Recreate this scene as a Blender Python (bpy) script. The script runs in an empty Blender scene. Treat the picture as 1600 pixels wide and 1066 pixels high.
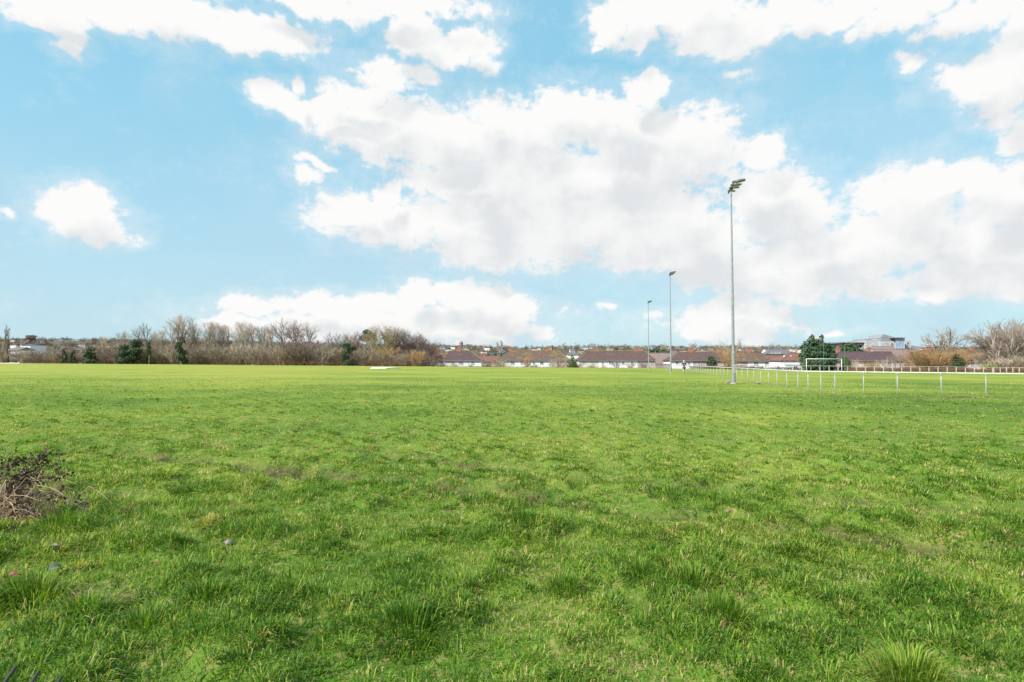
# tuning
SKY_STRENGTH = .1
EXPOSURE = .9
SUN_E = 4.0
SUN_ANGLE = .05
CLOUD_LIT = (5.25, 5.22, 5.18)
CLOUD_SHADE = (4.1, 4.25, 4.35)
SKY_TINT = (.85, 1.15, 1.0)
SKY_LOW = (2.85, 3.92, 4.55)
SKY_HIGH = (1.75, 3.72, 4.85)
TURF = [(.052, .128, .011), (.107, .190, .017), (.195, .262, .028), (.30, .30, .050)]
TURF_STRAW = (.30, .235, .10)
BLADE = [(.058, .150, .013), (.148, .292, .026), (.266, .388, .042), (.42, .43, .095), (.60, .47, .24)]
TUFTS = 37000
SHORT = 310000
import bpy, bmesh, math, random
import numpy as np
from mathutils import Vector, Matrix

random.seed(7)
RNG = np.random.default_rng(11)
S = bpy.context.scene
COL = S.collection
R = math.radians
PI = math.pi

# ------------------------------------------------------------------ camera
CAM_Z = 1.5
F = 900.0                       # focal length in pixels of the 1600 px wide photograph
PITCH = math.atan(32.2 / F)
cam = bpy.data.cameras.new('camera')
cam.lens = 36.0 * F / 1600.0
cam.sensor_width = 36.0
cam.clip_start = 0.05
cam.clip_end = 8000
camo = bpy.data.objects.new('camera', cam)
COL.objects.link(camo)
camo.location = (0, 0, CAM_Z)
camo.rotation_euler = (PI / 2 + PITCH, 0, 0)
S.camera = camo


def ray(px, py):
    u, v = (px - 800) / F, (533 - py) / F
    c, s = math.cos(PITCH), math.sin(PITCH)
    y, z = c - v * s, s + v * c
    return u / y, z / y          # x per y, z per y


def at(px, py, d):
    rx, rz = ray(px, py)
    return Vector((rx * d, d, CAM_Z + rz * d))


def X(px, d, py=560):
    return ray(px, py)[0] * d


def Z(py, d, px=800):
    return CAM_Z + ray(px, py)[1] * d


# ------------------------------------------------------------------ numpy noise
_T = RNG.random((256, 256))


def vnoise(x, y, s=1.0, o=0.0):
    x = np.asarray(x, float) / s + 57.3 + o
    y = np.asarray(y, float) / s + 91.7 + o * 1.7
    xi, yi = np.floor(x).astype(np.int64), np.floor(y).astype(np.int64)
    fx, fy = x - xi, y - yi
    fx, fy = fx * fx * (3 - 2 * fx), fy * fy * (3 - 2 * fy)
    a, b = _T[xi & 255, yi & 255], _T[(xi + 1) & 255, yi & 255]
    c, d = _T[xi & 255, (yi + 1) & 255], _T[(xi + 1) & 255, (yi + 1) & 255]
    return (a * (1 - fx) + b * fx) * (1 - fy) + (c * (1 - fx) + d * fx) * fy


def fbm(x, y, s, n=4, o=0.0):
    t, a, w = 0, 0.5, 0
    for k in range(n):
        t = t + a * vnoise(x, y, s, o + k * 13.1)
        w += a
        s *= 0.5
        a *= 0.5
    return t / w


def sstep(a, b, x):
    t = np.clip((x - a) / (b - a), 0, 1)
    return t * t * (3 - 2 * t)


# ------------------------------------------------------------------ terrain
def base_z(x, y):
    x, y = np.asarray(x, float), np.asarray(y, float)
    slope = -0.0075 * np.clip(x, -160, 160)
    edge = np.interp(x, [-200, -140, 0, 40, 62, 70, 105, 200], [164, 164, 158, 158, 136, 131, 123, 123])
    depth = np.interp(x, [-140, -50, -10, 60, 120], [1.6, 2.0, 4.0, 3.6, 3.0])
    drop = depth * sstep(edge, edge + 26, y)
    az = x / np.maximum(y, 1)
    hh = np.interp(az, [-1.0, -.7, -.4, -.1, 0.1, .3, .5, .9], [41, 40, 34, 29, 28, 30, 31, 29])
    hill = hh * sstep(330, 1180, y) - 26 * sstep(1250, 2400, y)
    rough = (fbm(x, y, 160, 3) - .5) * 9 * sstep(420, 700, y)
    return slope - drop + hill + rough


RUTS = [([(-7.5, 9.6), (-4.8, 8.7), (-2.2, 7.3), (.67, 6.0), (2.2, 5.35), (4.07, 4.65), (5.6, 4.2)], .17, 1.25),
        ([(-6.5, 10.9), (-2.6, 9.5), (.6, 7.55), (3.4, 6.5), (6.6, 5.6)], .15, .8),
        ([(5.5, 17), (9, 13.5), (12, 11.6), (15, 10.5)], .16, .4)]


def rut_mask(x, y):
    x, y = np.asarray(x, float), np.asarray(y, float)
    m = np.zeros(x.shape)
    wob = (vnoise(x, y, .9, 3.3) - .5) * .35
    for pts, w, k in RUTS:
        d = np.full(x.shape, 9.0)
        for (ax, ay), (bx, by) in zip(pts, pts[1:]):
            vx, vy = bx - ax, by - ay
            t = np.clip(((x - ax) * vx + (y - ay) * vy) / (vx * vx + vy * vy), 0, 1)
            d = np.minimum(d, np.hypot(x - ax - t * vx, y - ay - t * vy))
        d = np.abs(d + wob * .5)
        m = np.maximum(m, k * np.exp(-(d / w) ** 2) * (0.8 + .7 * vnoise(x, y, .6, 8.1)))
    return np.clip(m, 0, 1)


def hummock(x, y):
    """0 in the hollows .. 1 on top of the little tussock mounds"""
    wx, wy = (vnoise(x, y, .5, 50) - .5) * .22, (vnoise(x, y, .5, 51) - .5) * .22
    a = vnoise(x + wx, y + wy, .33, 1) * .68 + vnoise(x - wy, y + wx, .16, 6) * .32
    return sstep(.34, .74, a) * (.6 + .4 * vnoise(x, y, 2.2, 9))


def bumps(x, y):
    x, y = np.asarray(x, float), np.asarray(y, float)
    k = 1 - sstep(22, 55, y) * .8
    b = hummock(x, y) * (.085 + .03 * (1 - sstep(5, 9, y))) + (vnoise(x, y, 1.1, 2) - .5) * .06 + (vnoise(x, y, 4.5, 4) - .5) * .10
    return b * k * np.where(y > 130, 0, 1) - .10 * rut_mask(x, y)


def gz(x, y):
    return base_z(x, y) + bumps(x, y)


def gzf(x, y):
    return float(gz(np.array([x]), np.array([y]))[0])


# ------------------------------------------------------------------ object helpers
def tag(o, label=None, cat=None, group=None, kind=None):
    if label: o['label'] = label
    if cat: o['category'] = cat
    if group: o['group'] = group
    if kind: o['kind'] = kind
    return o


def empty(name, loc=(0, 0, 0), rz=0.0, label=None, cat=None, group=None):
    o = bpy.data.objects.new(name, None)
    o.empty_display_size = .3
    COL.objects.link(o)
    o.location = loc
    o.rotation_euler = (0, 0, rz)
    return tag(o, label, cat, group)


def copy_tree(o, parent=None):
    c = o.copy()
    COL.objects.link(c)
    c.parent = parent
    for ch in list(o.children):
        copy_tree(ch, c)
    return c


class MB:
    """collects shapes and links them as one mesh"""

    def __init__(self):
        self.v, self.f = [], []

    def add(self, vs, fs):
        n = len(self.v)
        self.v.extend([tuple(p) for p in vs])
        self.f.extend([tuple(i + n for i in f) for f in fs])
        return self

    def box(self, x0, x1, y0, y1, z0, z1):
        return self.add([(x0, y0, z0), (x1, y0, z0), (x1, y1, z0), (x0, y1, z0), (x0, y0, z1), (x1, y0, z1), (x1, y1, z1), (x0, y1, z1)],
                        [(3, 2, 1, 0), (4, 5, 6, 7), (0, 1, 5, 4), (1, 2, 6, 5), (2, 3, 7, 6), (3, 0, 4, 7)])

    def tube(self, pts, rad, n=8, cap=True):
        pts = [Vector(p) for p in pts]
        if not hasattr(rad, '__len__'): rad = [rad] * len(pts)
        vs, fs = [], []
        up = None
        for i, p in enumerate(pts):
            a, b = pts[max(i - 1, 0)], pts[min(i + 1, len(pts) - 1)]
            t = (b - a)
            t = t.normalized() if t.length > 1e-9 else Vector((0, 0, 1))
            if up is None:
                up = t.orthogonal().normalized()
            up = up - t * up.dot(t)
            up = up.normalized() if up.length > 1e-6 else t.orthogonal().normalized()
            s = t.cross(up)
            for k in range(n):
                an = 2 * PI * k / n
                vs.append(p + (up * math.cos(an) + s * math.sin(an)) * rad[i])
        for i in range(len(pts) - 1):
            for k in range(n):
                fs.append((i * n + k, i * n + (k + 1) % n, (i + 1) * n + (k + 1) % n, (i + 1) * n + k))
        if cap:
            fs.append(tuple(range(n - 1, -1, -1)))
            m = (len(pts) - 1) * n
            fs.append(tuple(m + k for k in range(n)))
        return self.add(vs, fs)

    def lathe(self, prof, n=12, c=(0, 0, 0)):
        vs, fs = [], []
        for r, z in prof:
            for k in range(n):
                a = 2 * PI * k / n
                vs.append((c[0] + r * math.cos(a), c[1] + r * math.sin(a), c[2] + z))
        for i in range(len(prof) - 1):
            for k in range(n):
                fs.append((i * n + k, i * n + (k + 1) % n, (i + 1) * n + (k + 1) % n, (i + 1) * n + k))
        fs.append(tuple(range(n - 1, -1, -1)))
        m = (len(prof) - 1) * n
        fs.append(tuple(m + k for k in range(n)))
        return self.add(vs, fs)

    def xf(self, M):
        self.v = [tuple(M @ Vector(p)) for p in self.v]
        return self

    def mesh(self, name, mat, smooth=False):
        me = bpy.data.meshes.new(name)
        me.from_pydata(self.v, [], self.f)
        if mat is not None: me.materials.append(mat)
        if smooth:
            me.polygons.foreach_set('use_smooth', [True] * len(me.polygons))
        me.update()
        return me

    def build(self, name, mat, parent=None, smooth=False):
        o = bpy.data.objects.new(name, self.mesh(name, mat, smooth))
        COL.objects.link(o)
        if parent is not None: o.parent = parent
        return o


def np_mesh(name, verts, loops, starts, mat, attrs=None, smooth=False):
    me = bpy.data.meshes.new(name)
    me.vertices.add(len(verts))
    me.vertices.foreach_set('co', np.ascontiguousarray(verts, np.float32).ravel())
    me.loops.add(len(loops))
    me.loops.foreach_set('vertex_index', np.ascontiguousarray(loops, np.int32))
    me.polygons.add(len(starts))
    me.polygons.foreach_set('loop_start', np.ascontiguousarray(starts, np.int32))
    if smooth:
        me.polygons.foreach_set('use_smooth', np.ones(len(starts), bool))
    for k, a in (attrs or {}).items():
        at_ = me.attributes.new(k, 'FLOAT', 'POINT')
        at_.data.foreach_set('value', np.ascontiguousarray(a, np.float32))
    me.materials.append(mat)
    me.update(calc_edges=True)
    return me


# ------------------------------------------------------------------ materials
class NT:
    def __init__(self, tree):
        self.t = tree

    def n(self, typ, **kw):
        nd = self.t.nodes.new(typ)
        for k, v in kw.items(): setattr(nd, k, v)
        return nd

    def l(self, a, b):
        self.t.links.new(a, b)

    def put(self, sock, v):
        if hasattr(v, 'is_output'):
            self.l(v, sock)
        else:
            sock.default_value = v

    def math(self, op, a, b=0.0, c=0.0, clamp=False):
        nd = self.n('ShaderNodeMath', operation=op, use_clamp=clamp)
        self.put(nd.inputs[0], a)
        self.put(nd.inputs[1], b)
        self.put(nd.inputs[2], c)
        return nd.outputs[0]

    def mix(self, fac, a, b, mode='MIX'):
        nd = self.n('ShaderNodeMix', data_type='RGBA', blend_type=mode)
        self.put(nd.inputs[0], fac)
        self.put(nd.inputs[6], a if hasattr(a, 'is_output') else (*a, 1))
        self.put(nd.inputs[7], b if hasattr(b, 'is_output') else (*b, 1))
        return nd.outputs[2]

    def ramp(self, fac, stops, interp='LINEAR'):
        nd = self.n('ShaderNodeValToRGB')
        cr = nd.color_ramp
        cr.interpolation = interp
        while len(cr.elements) < len(stops): cr.elements.new(.5)
        for e, (p, c) in zip(cr.elements, stops):
            e.position = p
            e.color = (*c, 1) if hasattr(c, '__len__') else (c, c, c, 1)
        self.put(nd.inputs[0], fac)
        return nd.outputs[0]

    def noise(self, vec, scale, detail=4, rough=.55, dim='3D'):
        nd = self.n('ShaderNodeTexNoise', noise_dimensions=dim)
        if vec is not None: self.l(vec, nd.inputs['Vector'])
        nd.inputs['Scale'].default_value = scale
        nd.inputs['Detail'].default_value = detail
        nd.inputs['Roughness'].default_value = rough
        return nd.outputs[0]

    def smooth(self, v, a, b, lo=0.0, hi=1.0):
        nd = self.n('ShaderNodeMapRange', interpolation_type='SMOOTHSTEP')
        self.put(nd.inputs[0], v)
        nd.inputs[1].default_value = a
        nd.inputs[2].default_value = b
        nd.inputs[3].default_value = lo
        nd.inputs[4].default_value = hi
        return nd.outputs[0]


def new_mat(name):
    m = bpy.data.materials.new(name)
    m.use_nodes = True
    t = NT(m.node_tree)
    b = m.node_tree.nodes['Principled BSDF']
    return m, t, b


def mat(name, c1, c2=None, scale=3.0, rough=.7, metal=0.0, bump=0.0, spec=.35, c3=None, coords='Object', obj_rand=0.0, detail=5):
    """plain weathered material: two or three tones mixed by noise"""
    m, t, b = new_mat(name)
    b.inputs['Roughness'].default_value = rough
    b.inputs['Metallic'].default_value = metal
    b.inputs['Specular IOR Level'].default_value = spec
    tc = t.n('ShaderNodeTexCoord')
    vec = tc.outputs[coords]
    c2 = c2 or tuple(min(1, c * 1.25) for c in c1)
    f = t.noise(vec, scale, detail)
    col = t.ramp(f, [(.32, c1), (.68, c2)])
    if c3:
        f3 = t.noise(vec, scale * .37, 4)
        col = t.mix(t.smooth(f3, .52, .66), col, c3)
    if obj_rand:
        oi = t.n('ShaderNodeObjectInfo')
        hv = t.n('ShaderNodeHueSaturation')
        t.l(t.math('MULTIPLY_ADD', oi.outputs['Random'], obj_rand * 2, 1 - obj_rand), hv.inputs['Value'])
        t.l(t.math('MULTIPLY_ADD', oi.outputs['Random'], .03, .485), hv.inputs['Hue'])
        t.l(col, hv.inputs['Color'])
        col = hv.outputs[0]
    t.l(col, b.inputs['Base Color'])
    if bump:
        bn = t.n('ShaderNodeBump')
        bn.inputs['Strength'].default_value = bump
        bn.inputs['Distance'].default_value = .02
        t.l(t.noise(vec, scale * 4, 4), bn.inputs['Height'])
        t.l(bn.outputs[0], b.inputs['Normal'])
    return m
# ------------------------------------------------------------------ sky, clouds, sun
SUN_EL, SUN_AZ = R(40), R(236)          # azimuth clockwise from +Y: high, off to the left and a little behind the camera
W = bpy.data.worlds.new('World')
S.world = W
W.use_nodes = True
W.node_tree.nodes.clear()

# clouds: centre and half-size in degrees of azimuth / elevation
CLOUDS_PX = [
    (60, 15, 70, 26), (180, 12, 120, 34), (270, 22, 130, 42), (350, 45, 120, 34), (425, 62, 70, 30), (120, 2, 110, 26), (500, 8, 120, 22), (620, 4, 130, 24), (690, 12, 50, 12),
    (100, 62, 38, 24),
    (655, 55, 42, 32), (720, 70, 58, 24), (755, 98, 32, 20), (690, 75, 40, 24),
    (415, 142, 36, 20), (470, 128, 26, 22), (450, 160, 50, 22), (560, 150, 50, 26), (610, 118, 70, 30), (660, 128, 40, 16), (540, 165, 60, 16),
    (545, 200, 60, 34), (610, 205, 90, 42), (690, 215, 110, 50), (800, 215, 120, 58), (890, 175, 60, 42), (960, 200, 100, 50), (1040, 215, 100, 52), (1105, 240, 70, 36), (850, 275, 230, 62), (720, 270, 90, 50), (1000, 260, 130, 60),
    (470, 275, 34, 22), (495, 255, 40, 14), (520, 310, 34, 14),
    (505, 325, 34, 18), (550, 335, 60, 34), (605, 305, 34, 26), (620, 350, 90, 38), (720, 355, 120, 42), (820, 330, 120, 50), (860, 365, 140, 50), (980, 340, 150, 70), (1080, 380, 140, 52), (800, 395, 110, 26),
    (1195, 240, 40, 30), (1180, 300, 60, 40), (1225, 335, 80, 64), (1280, 395, 140, 54), (1160, 410, 120, 38), (1250, 440, 130, 30), (1360, 455, 70, 24), (1420, 310, 80, 50), (1480, 285, 90, 34), (1560, 310, 90, 56), (1430, 370, 110, 46), (1530, 385, 110, 50), (1500, 440, 100, 30), (1590, 440, 50, 30), (1340, 400, 100, 50),
    
    (1010, 20, 70, 36), (1080, 25, 90, 44), (1160, 45, 90, 40), (1110, 62, 60, 24), (1210, 25, 100, 30), (1185, 72, 32, 14), (1000, 55, 40, 24), (935, 45, 36, 30), (925, 75, 30, 12), (1320, 50, 30, 20), (1300, 18, 110, 26), (1430, 14, 120, 30), (1540, 15, 110, 30), (1620, 30, 60, 40),
    (1510, 125, 60, 38), (1580, 110, 80, 52), (1575, 165, 60, 36), (1590, 205, 40, 24), (1430, 90, 36, 18),
    (1005, 140, 38, 24), (1020, 115, 16, 16), (1150, 115, 40, 16), 
    (100, 340, 48, 36), (140, 335, 58, 36), (160, 360, 48, 24), (110, 315, 34, 20), (8, 336, 20, 13),
    (400, 480, 60, 16), (480, 478, 90, 18), (570, 478, 90, 18), (660, 462, 44, 26), (705, 455, 50, 24), (745, 470, 50, 26), (800, 485, 44, 24), (600, 505, 200, 26), (740, 510, 120, 26), (380, 505, 60, 14),
    (960, 487, 30, 12), (790, 415, 30, 12),
    (1090, 490, 50, 16), (1140, 482, 60, 18), (1175, 490, 48, 22), (1215, 512, 34, 14), (1130, 510, 110, 22), (1300, 525, 60, 8),
]


def px_azel(px, py):
    rx, rz = ray(px, py)
    return math.degrees(math.atan(rx)), math.degrees(math.atan2(rz, math.hypot(rx, 1)))


BL = []
for (cx, cy, rx, ry) in CLOUDS_PX:
    a0, e0 = px_azel(cx, cy)
    a1, _ = px_azel(cx + rx, cy)
    _, e1 = px_azel(cx, cy - ry)
    BL.append((a0, e0, max(a1 - a0, .3), max(e1 - e0, .3), .46 if rx * ry < 820 else 0.0))
# the part of the sky behind and above the photographer, cloudy as well
for k in range(9):
    BL.append((random.uniform(70, 290), random.uniform(8, 60), random.uniform(16, 34), random.uniform(6, 12), 0.0))
for k in range(3):
    BL.append((random.uniform(-50, 50), random.uniform(46, 75), random.uniform(12, 26), random.uniform(3, 7), 0.0))

g = bpy.data.node_groups.new('cloud_field', 'ShaderNodeTree')
g.interface.new_socket('AzEl', in_out='INPUT', socket_type='NodeSocketVector')
g.interface.new_socket('Density', in_out='OUTPUT', socket_type='NodeSocketFloat')
g.interface.new_socket('Body', in_out='OUTPUT', socket_type='NodeSocketFloat')
t = NT(g)
gi, go = t.n('NodeGroupInput'), t.n('NodeGroupOutput')
vin = gi.outputs[0]
# wobble the coordinates so that outlines billow
wn = t.n('ShaderNodeTexNoise', noise_dimensions='2D')
wn.inputs['Scale'].default_value = .22
wn.inputs['Detail'].default_value = 3
t.l(vin, wn.inputs['Vector'])
ws = t.n('ShaderNodeVectorMath', operation='SUBTRACT')
t.l(wn.outputs['Color'], ws.inputs[0])
ws.inputs[1].default_value = (.5, .5, .5)
wm = t.n('ShaderNodeVectorMath', operation='MULTIPLY')
t.l(ws.outputs[0], wm.inputs[0])
wm.inputs[1].default_value = (4.6, 3.0, 0)
wa = t.n('ShaderNodeVectorMath', operation='ADD')
t.l(vin, wa.inputs[0])
t.l(wm.outputs[0], wa.inputs[1])
pos = wa.outputs[0]
cur = None
for (a, e, ra, re, thin) in BL:
    ml = t.n('ShaderNodeVectorMath', operation='MULTIPLY_ADD')
    t.l(pos, ml.inputs[0])
    ml.inputs[1].default_value = (1 / ra, 1 / re, 0)
    ml.inputs[2].default_value = (-a / ra, -e / re, 0)
    dt = t.n('ShaderNodeVectorMath', operation='LENGTH')
    t.l(ml.outputs[0], dt.inputs[0])
    dist = t.math('ADD', dt.outputs['Value'], thin) if thin else dt.outputs['Value']
    if cur is None:
        cur = dist
    else:
        mm = t.n('ShaderNodeMath', operation='MINIMUM')
        t.l(cur, mm.inputs[0])
        t.l(dist, mm.inputs[1])
        cur = mm.outputs[0]
cur = t.math('SUBTRACT', 1.0, cur)                       # 1 at the heart of a cloud, 0 at its rim
cur = t.math('MAXIMUM', cur, -1.0)
st = t.n('ShaderNodeVectorMath', operation='MULTIPLY')
t.l(vin, st.inputs[0])
st.inputs[1].default_value = (.75, 1.1, 1)
n1 = t.noise(st.outputs[0], .30, 9, .58, '2D')
n2 = t.noise(st.outputs[0], 1.3, 7, .62, '2D')
d = t.math('MULTIPLY_ADD', t.math('SUBTRACT', n1, .5), 1.35, t.math('ADD', cur, .20))
d = t.math('MULTIPLY_ADD', t.math('SUBTRACT', n2, .5), .95, d)
t.l(d, go.inputs[0])
n3 = t.noise(st.outputs[0], .30, 3, .5, '2D')
t.l(t.math('MULTIPLY_ADD', t.math('SUBTRACT', n3, .5), 1.0, cur), go.inputs[1])

t = NT(W.node_tree)
out = t.n('ShaderNodeOutputWorld')
bg = t.n('ShaderNodeBackground')
t.l(bg.outputs[0], out.inputs[0])
tc = t.n('ShaderNodeTexCoord')
sx = t.n('ShaderNodeSeparateXYZ')
t.l(tc.outputs['Generated'], sx.inputs[0])
az = t.math('ARCTAN2', sx.outputs[0], sx.outputs[1])
az = t.math('MULTIPLY', az, 180 / PI)
az = t.math('ADD', az, t.math('MULTIPLY', t.math('LESS_THAN', az, -100.0), 360.0))
el = t.math('MULTIPLY', t.math('ARCSINE', sx.outputs[2]), 180 / PI)


def field(de, da=0.0):
    cb = t.n('ShaderNodeCombineXYZ')
    t.l(t.math('ADD', az, da), cb.inputs[0])
    t.l(t.math('ADD', el, de), cb.inputs[1])
    gn = t.n('ShaderNodeGroup')
    gn.node_tree = g
    t.l(cb.outputs[0], gn.inputs[0])
    return gn.outputs


D0, D1 = field(0.0)[0], field(2.6, -1.0)[1]
alpha = t.math('MAXIMUM', t.smooth(D0, -.20, .46), t.smooth(D0, -.80, .10, 0, .24))
alpha = t.math('MULTIPLY', alpha, t.smooth(el, -2.0, 1.2))
under = t.smooth(D1, -.12, .62, 0, .85)
cb = t.n('ShaderNodeCombineXYZ')
t.l(az, cb.inputs[0])
t.l(el, cb.inputs[1])
soft = t.noise(cb.outputs[0], .20, 5, .55, '2D')
under = t.math('MULTIPLY', under, t.smooth(soft, .28, .72, .35, 1.25))
white = t.mix(t.math('MINIMUM', under, 1.0), CLOUD_LIT, CLOUD_SHADE)

sky = t.n('ShaderNodeTexSky', sky_type='NISHITA')
sky.sun_disc = False
sky.sun_elevation = SUN_EL
sky.sun_rotation = SUN_AZ
sky.air_density, sky.dust_density, sky.ozone_density = 1.0, .6, 1.0
skyc = t.mix(1.0, sky.outputs[0], SKY_TINT, 'MULTIPLY')
# thin milky veil that thickens towards the horizon
veil = t.smooth(el, -1.0, 26.0, .90, .76)
vn = t.noise(cb.outputs[0], .07, 5, .6, '2D')
veil = t.math('MULTIPLY_ADD', t.smooth(vn, .40, .75), .10, veil)
air = t.mix(t.smooth(el, 0.0, 27.0), SKY_LOW, SKY_HIGH)
air = t.mix(t.smooth(vn, .42, .72, 0, .35), air, SKY_LOW)
skyc = t.mix(veil, skyc, air)
final = t.mix(alpha, skyc, white)
t.l(final, bg.inputs[0])
bg.inputs[1].default_value = SKY_STRENGTH
W.cycles.sampling_method = 'MANUAL'
W.cycles.sample_map_resolution = 512

sl = bpy.data.lights.new('sun', 'SUN')
sl.energy = SUN_E
sl.angle = SUN_ANGLE
sl.color = (1.0, .955, .88)
so = bpy.data.objects.new('sun', sl)
COL.objects.link(so)
sd = Vector((math.sin(SUN_AZ) * math.cos(SUN_EL), math.cos(SUN_AZ) * math.cos(SUN_EL), math.sin(SUN_EL)))
so.rotation_euler = sd.to_track_quat('Z', 'Y').to_euler()
so.location = (0, 0, 60)
S.view_settings.view_transform = 'Standard'
S.view_settings.look = 'None'
S.view_settings.exposure = EXPOSURE
S.view_settings.gamma = 1
S.view_settings.use_curve_mapping = False

S.cycles.max_bounces = 5
S.cycles.diffuse_bounces = 2
S.cycles.glossy_bounces = 2
S.cycles.transmission_bounces = 2
S.cycles.transparent_max_bounces = 4
S.cycles.caustics_reflective = False
S.cycles.caustics_refractive = False
# ------------------------------------------------------------------ ground sheet
def axis_pos(lo, step, knee, growth, end):
    a = [lo]
    while a[-1] < knee: a.append(a[-1] + step)
    s = step
    while a[-1] < end:
        s *= growth
        a.append(a[-1] + s)
    return a


ys = np.array([-60, -30, -12, -5, -1, .6, 1.4] + axis_pos(1.9, .055, 11, 1.026, 3400))
xp = axis_pos(.03, .06, 7, 1.032, 2900)
xs = np.array([-v for v in xp[::-1]] + xp)
gx, gy = np.meshgrid(xs, ys)
gzv = gz(gx, gy)
nx, ny = len(xs), len(ys)
gv = np.stack([gx, gy, gzv], -1).reshape(-1, 3)
ii = (np.arange(ny - 1)[:, None] * nx + np.arange(nx - 1)[None]).ravel()
gl = np.stack([ii, ii + 1, ii + nx + 1, ii + nx], 1).ravel()


def wear_mask(x, y):
    """bare, trodden earth: along the outside of the rail fence, round the nearest floodlight, in the ruts"""
    x, y = np.asarray(x, float), np.asarray(y, float)
    path = [(12.5, 27.8), (14.3, 26.6), (16.6, 26.1), (19.5, 26.0), (23, 26.2)]
    d = np.full(x.shape, 50.0)
    for (ax, ay), (bx, by) in zip(path, path[1:]):
        vx, vy = bx - ax, by - ay
        tt = np.clip(((x - ax) * vx + (y - ay) * vy) / (vx * vx + vy * vy), 0, 1)
        d = np.minimum(d, np.hypot(x - ax - tt * vx, y - ay - tt * vy))
    a = np.exp(-(d / .55) ** 2) * (.25 + 1.1 * vnoise(x, y, 1.7, 5))
    b = np.exp(-(np.hypot(x - 16.4, y - 42.2) / .7) ** 2) * .7
    d3 = np.abs(x - (9.34 + .2 * y - 8.406 + .3)) if False else 50
    spots = sstep(.80, .93, vnoise(x, y, .30, 21) * .6 + vnoise(x, y, 1.3, 22) * .45) * (1 - sstep(7, 12, y)) * .6
    return np.clip(np.maximum(np.maximum(a, b), np.maximum(spots, rut_mask(x, y) * .95)), 0, 1)


m_ground, t, b = new_mat('turf')
b.inputs['Roughness'].default_value = .9
b.inputs['Specular IOR Level'].default_value = .15
geo = t.n('ShaderNodeNewGeometry')
P = geo.outputs['Position']
sp = t.n('ShaderNodeSeparateXYZ')
t.l(P, sp.inputs[0])


def turf_tone(t, P, sp):
    """0 lush green .. 1 yellowed; shared by the sheet and the blades"""
    big = t.noise(P, .07, 4, .6)
    mid = t.noise(P, .42, 6, .72)
    mp = t.n('ShaderNodeMapping')
    mp.inputs['Scale'].default_value = (.05, .17, .1)
    t.l(P, mp.inputs[0])
    band = t.noise(mp.outputs[0], 1.0, 4, .6)
    v = t.math('MULTIPLY_ADD', t.math('SUBTRACT', big, .5), .75, .5)
    v = t.math('MULTIPLY_ADD', t.math('SUBTRACT', mid, .5), .50, v)
    v = t.math('MULTIPLY_ADD', t.math('SUBTRACT', band, .5), .55, v)
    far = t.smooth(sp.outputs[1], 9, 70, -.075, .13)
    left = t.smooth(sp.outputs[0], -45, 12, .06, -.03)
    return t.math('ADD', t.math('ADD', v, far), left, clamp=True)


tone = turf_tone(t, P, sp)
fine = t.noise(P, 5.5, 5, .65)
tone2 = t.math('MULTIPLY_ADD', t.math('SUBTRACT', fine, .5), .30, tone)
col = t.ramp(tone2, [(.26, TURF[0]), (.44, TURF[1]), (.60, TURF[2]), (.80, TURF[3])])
spk = t.noise(P, 17, 4, .7)
thatch = t.smooth(t.noise(P, 1.9, 5, .65), .44, .62)
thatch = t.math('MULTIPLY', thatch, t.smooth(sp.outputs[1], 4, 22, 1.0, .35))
thatch = t.math('MAXIMUM', thatch, .35)
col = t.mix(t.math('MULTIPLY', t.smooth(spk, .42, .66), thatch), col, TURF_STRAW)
at1 = t.n('ShaderNodeAttribute', attribute_name='wear')
wn_ = t.noise(P, 9, 4, .6)
wearf = t.math('MULTIPLY', at1.outputs['Fac'], t.smooth(wn_, .25, .6, .5, 1.0))
col = t.mix(wearf, col, t.ramp(t.noise(P, 23, 3), [(.35, (.050, .042, .020)), (.7, (.125, .100, .048))]))
# beyond the field: rough ground under gardens and woods
at2 = t.n('ShaderNodeAttribute', attribute_name='rough')
col = t.mix(at2.outputs['Fac'], col, t.ramp(t.noise(P, .05, 5, .65), [(.3, (.085, .075, .042)), (.5, (.125, .105, .07)), (.68, (.10, .092, .05))]))
t.l(col, b.inputs['Base Color'])
bn = t.n('ShaderNodeBump')
bn.inputs['Strength'].default_value = .9
bn.inputs['Distance'].default_value = .05
hh_ = t.math('ADD', t.noise(P, 7, 5, .7), t.math('MULTIPLY', t.noise(P, 1.6, 4, .6), 1.5))
t.l(hh_, bn.inputs['Height'])
t.l(bn.outputs[0], b.inputs['Normal'])

edge_ = np.interp(gx, [-200, -140, 0, 40, 62, 70, 105, 200], [165, 165, 159, 159, 137, 132, 124, 124])
me = np_mesh('ground', gv, gl, np.arange(len(ii)) * 4, m_ground,
             {'wear': wear_mask(gx, gy).ravel(), 'rough': sstep(edge_ - 1, edge_ + 4, gy).ravel()}, smooth=True)
ground = bpy.data.objects.new('ground', me)
COL.objects.link(ground)
tag(ground, kind='structure')

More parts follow.
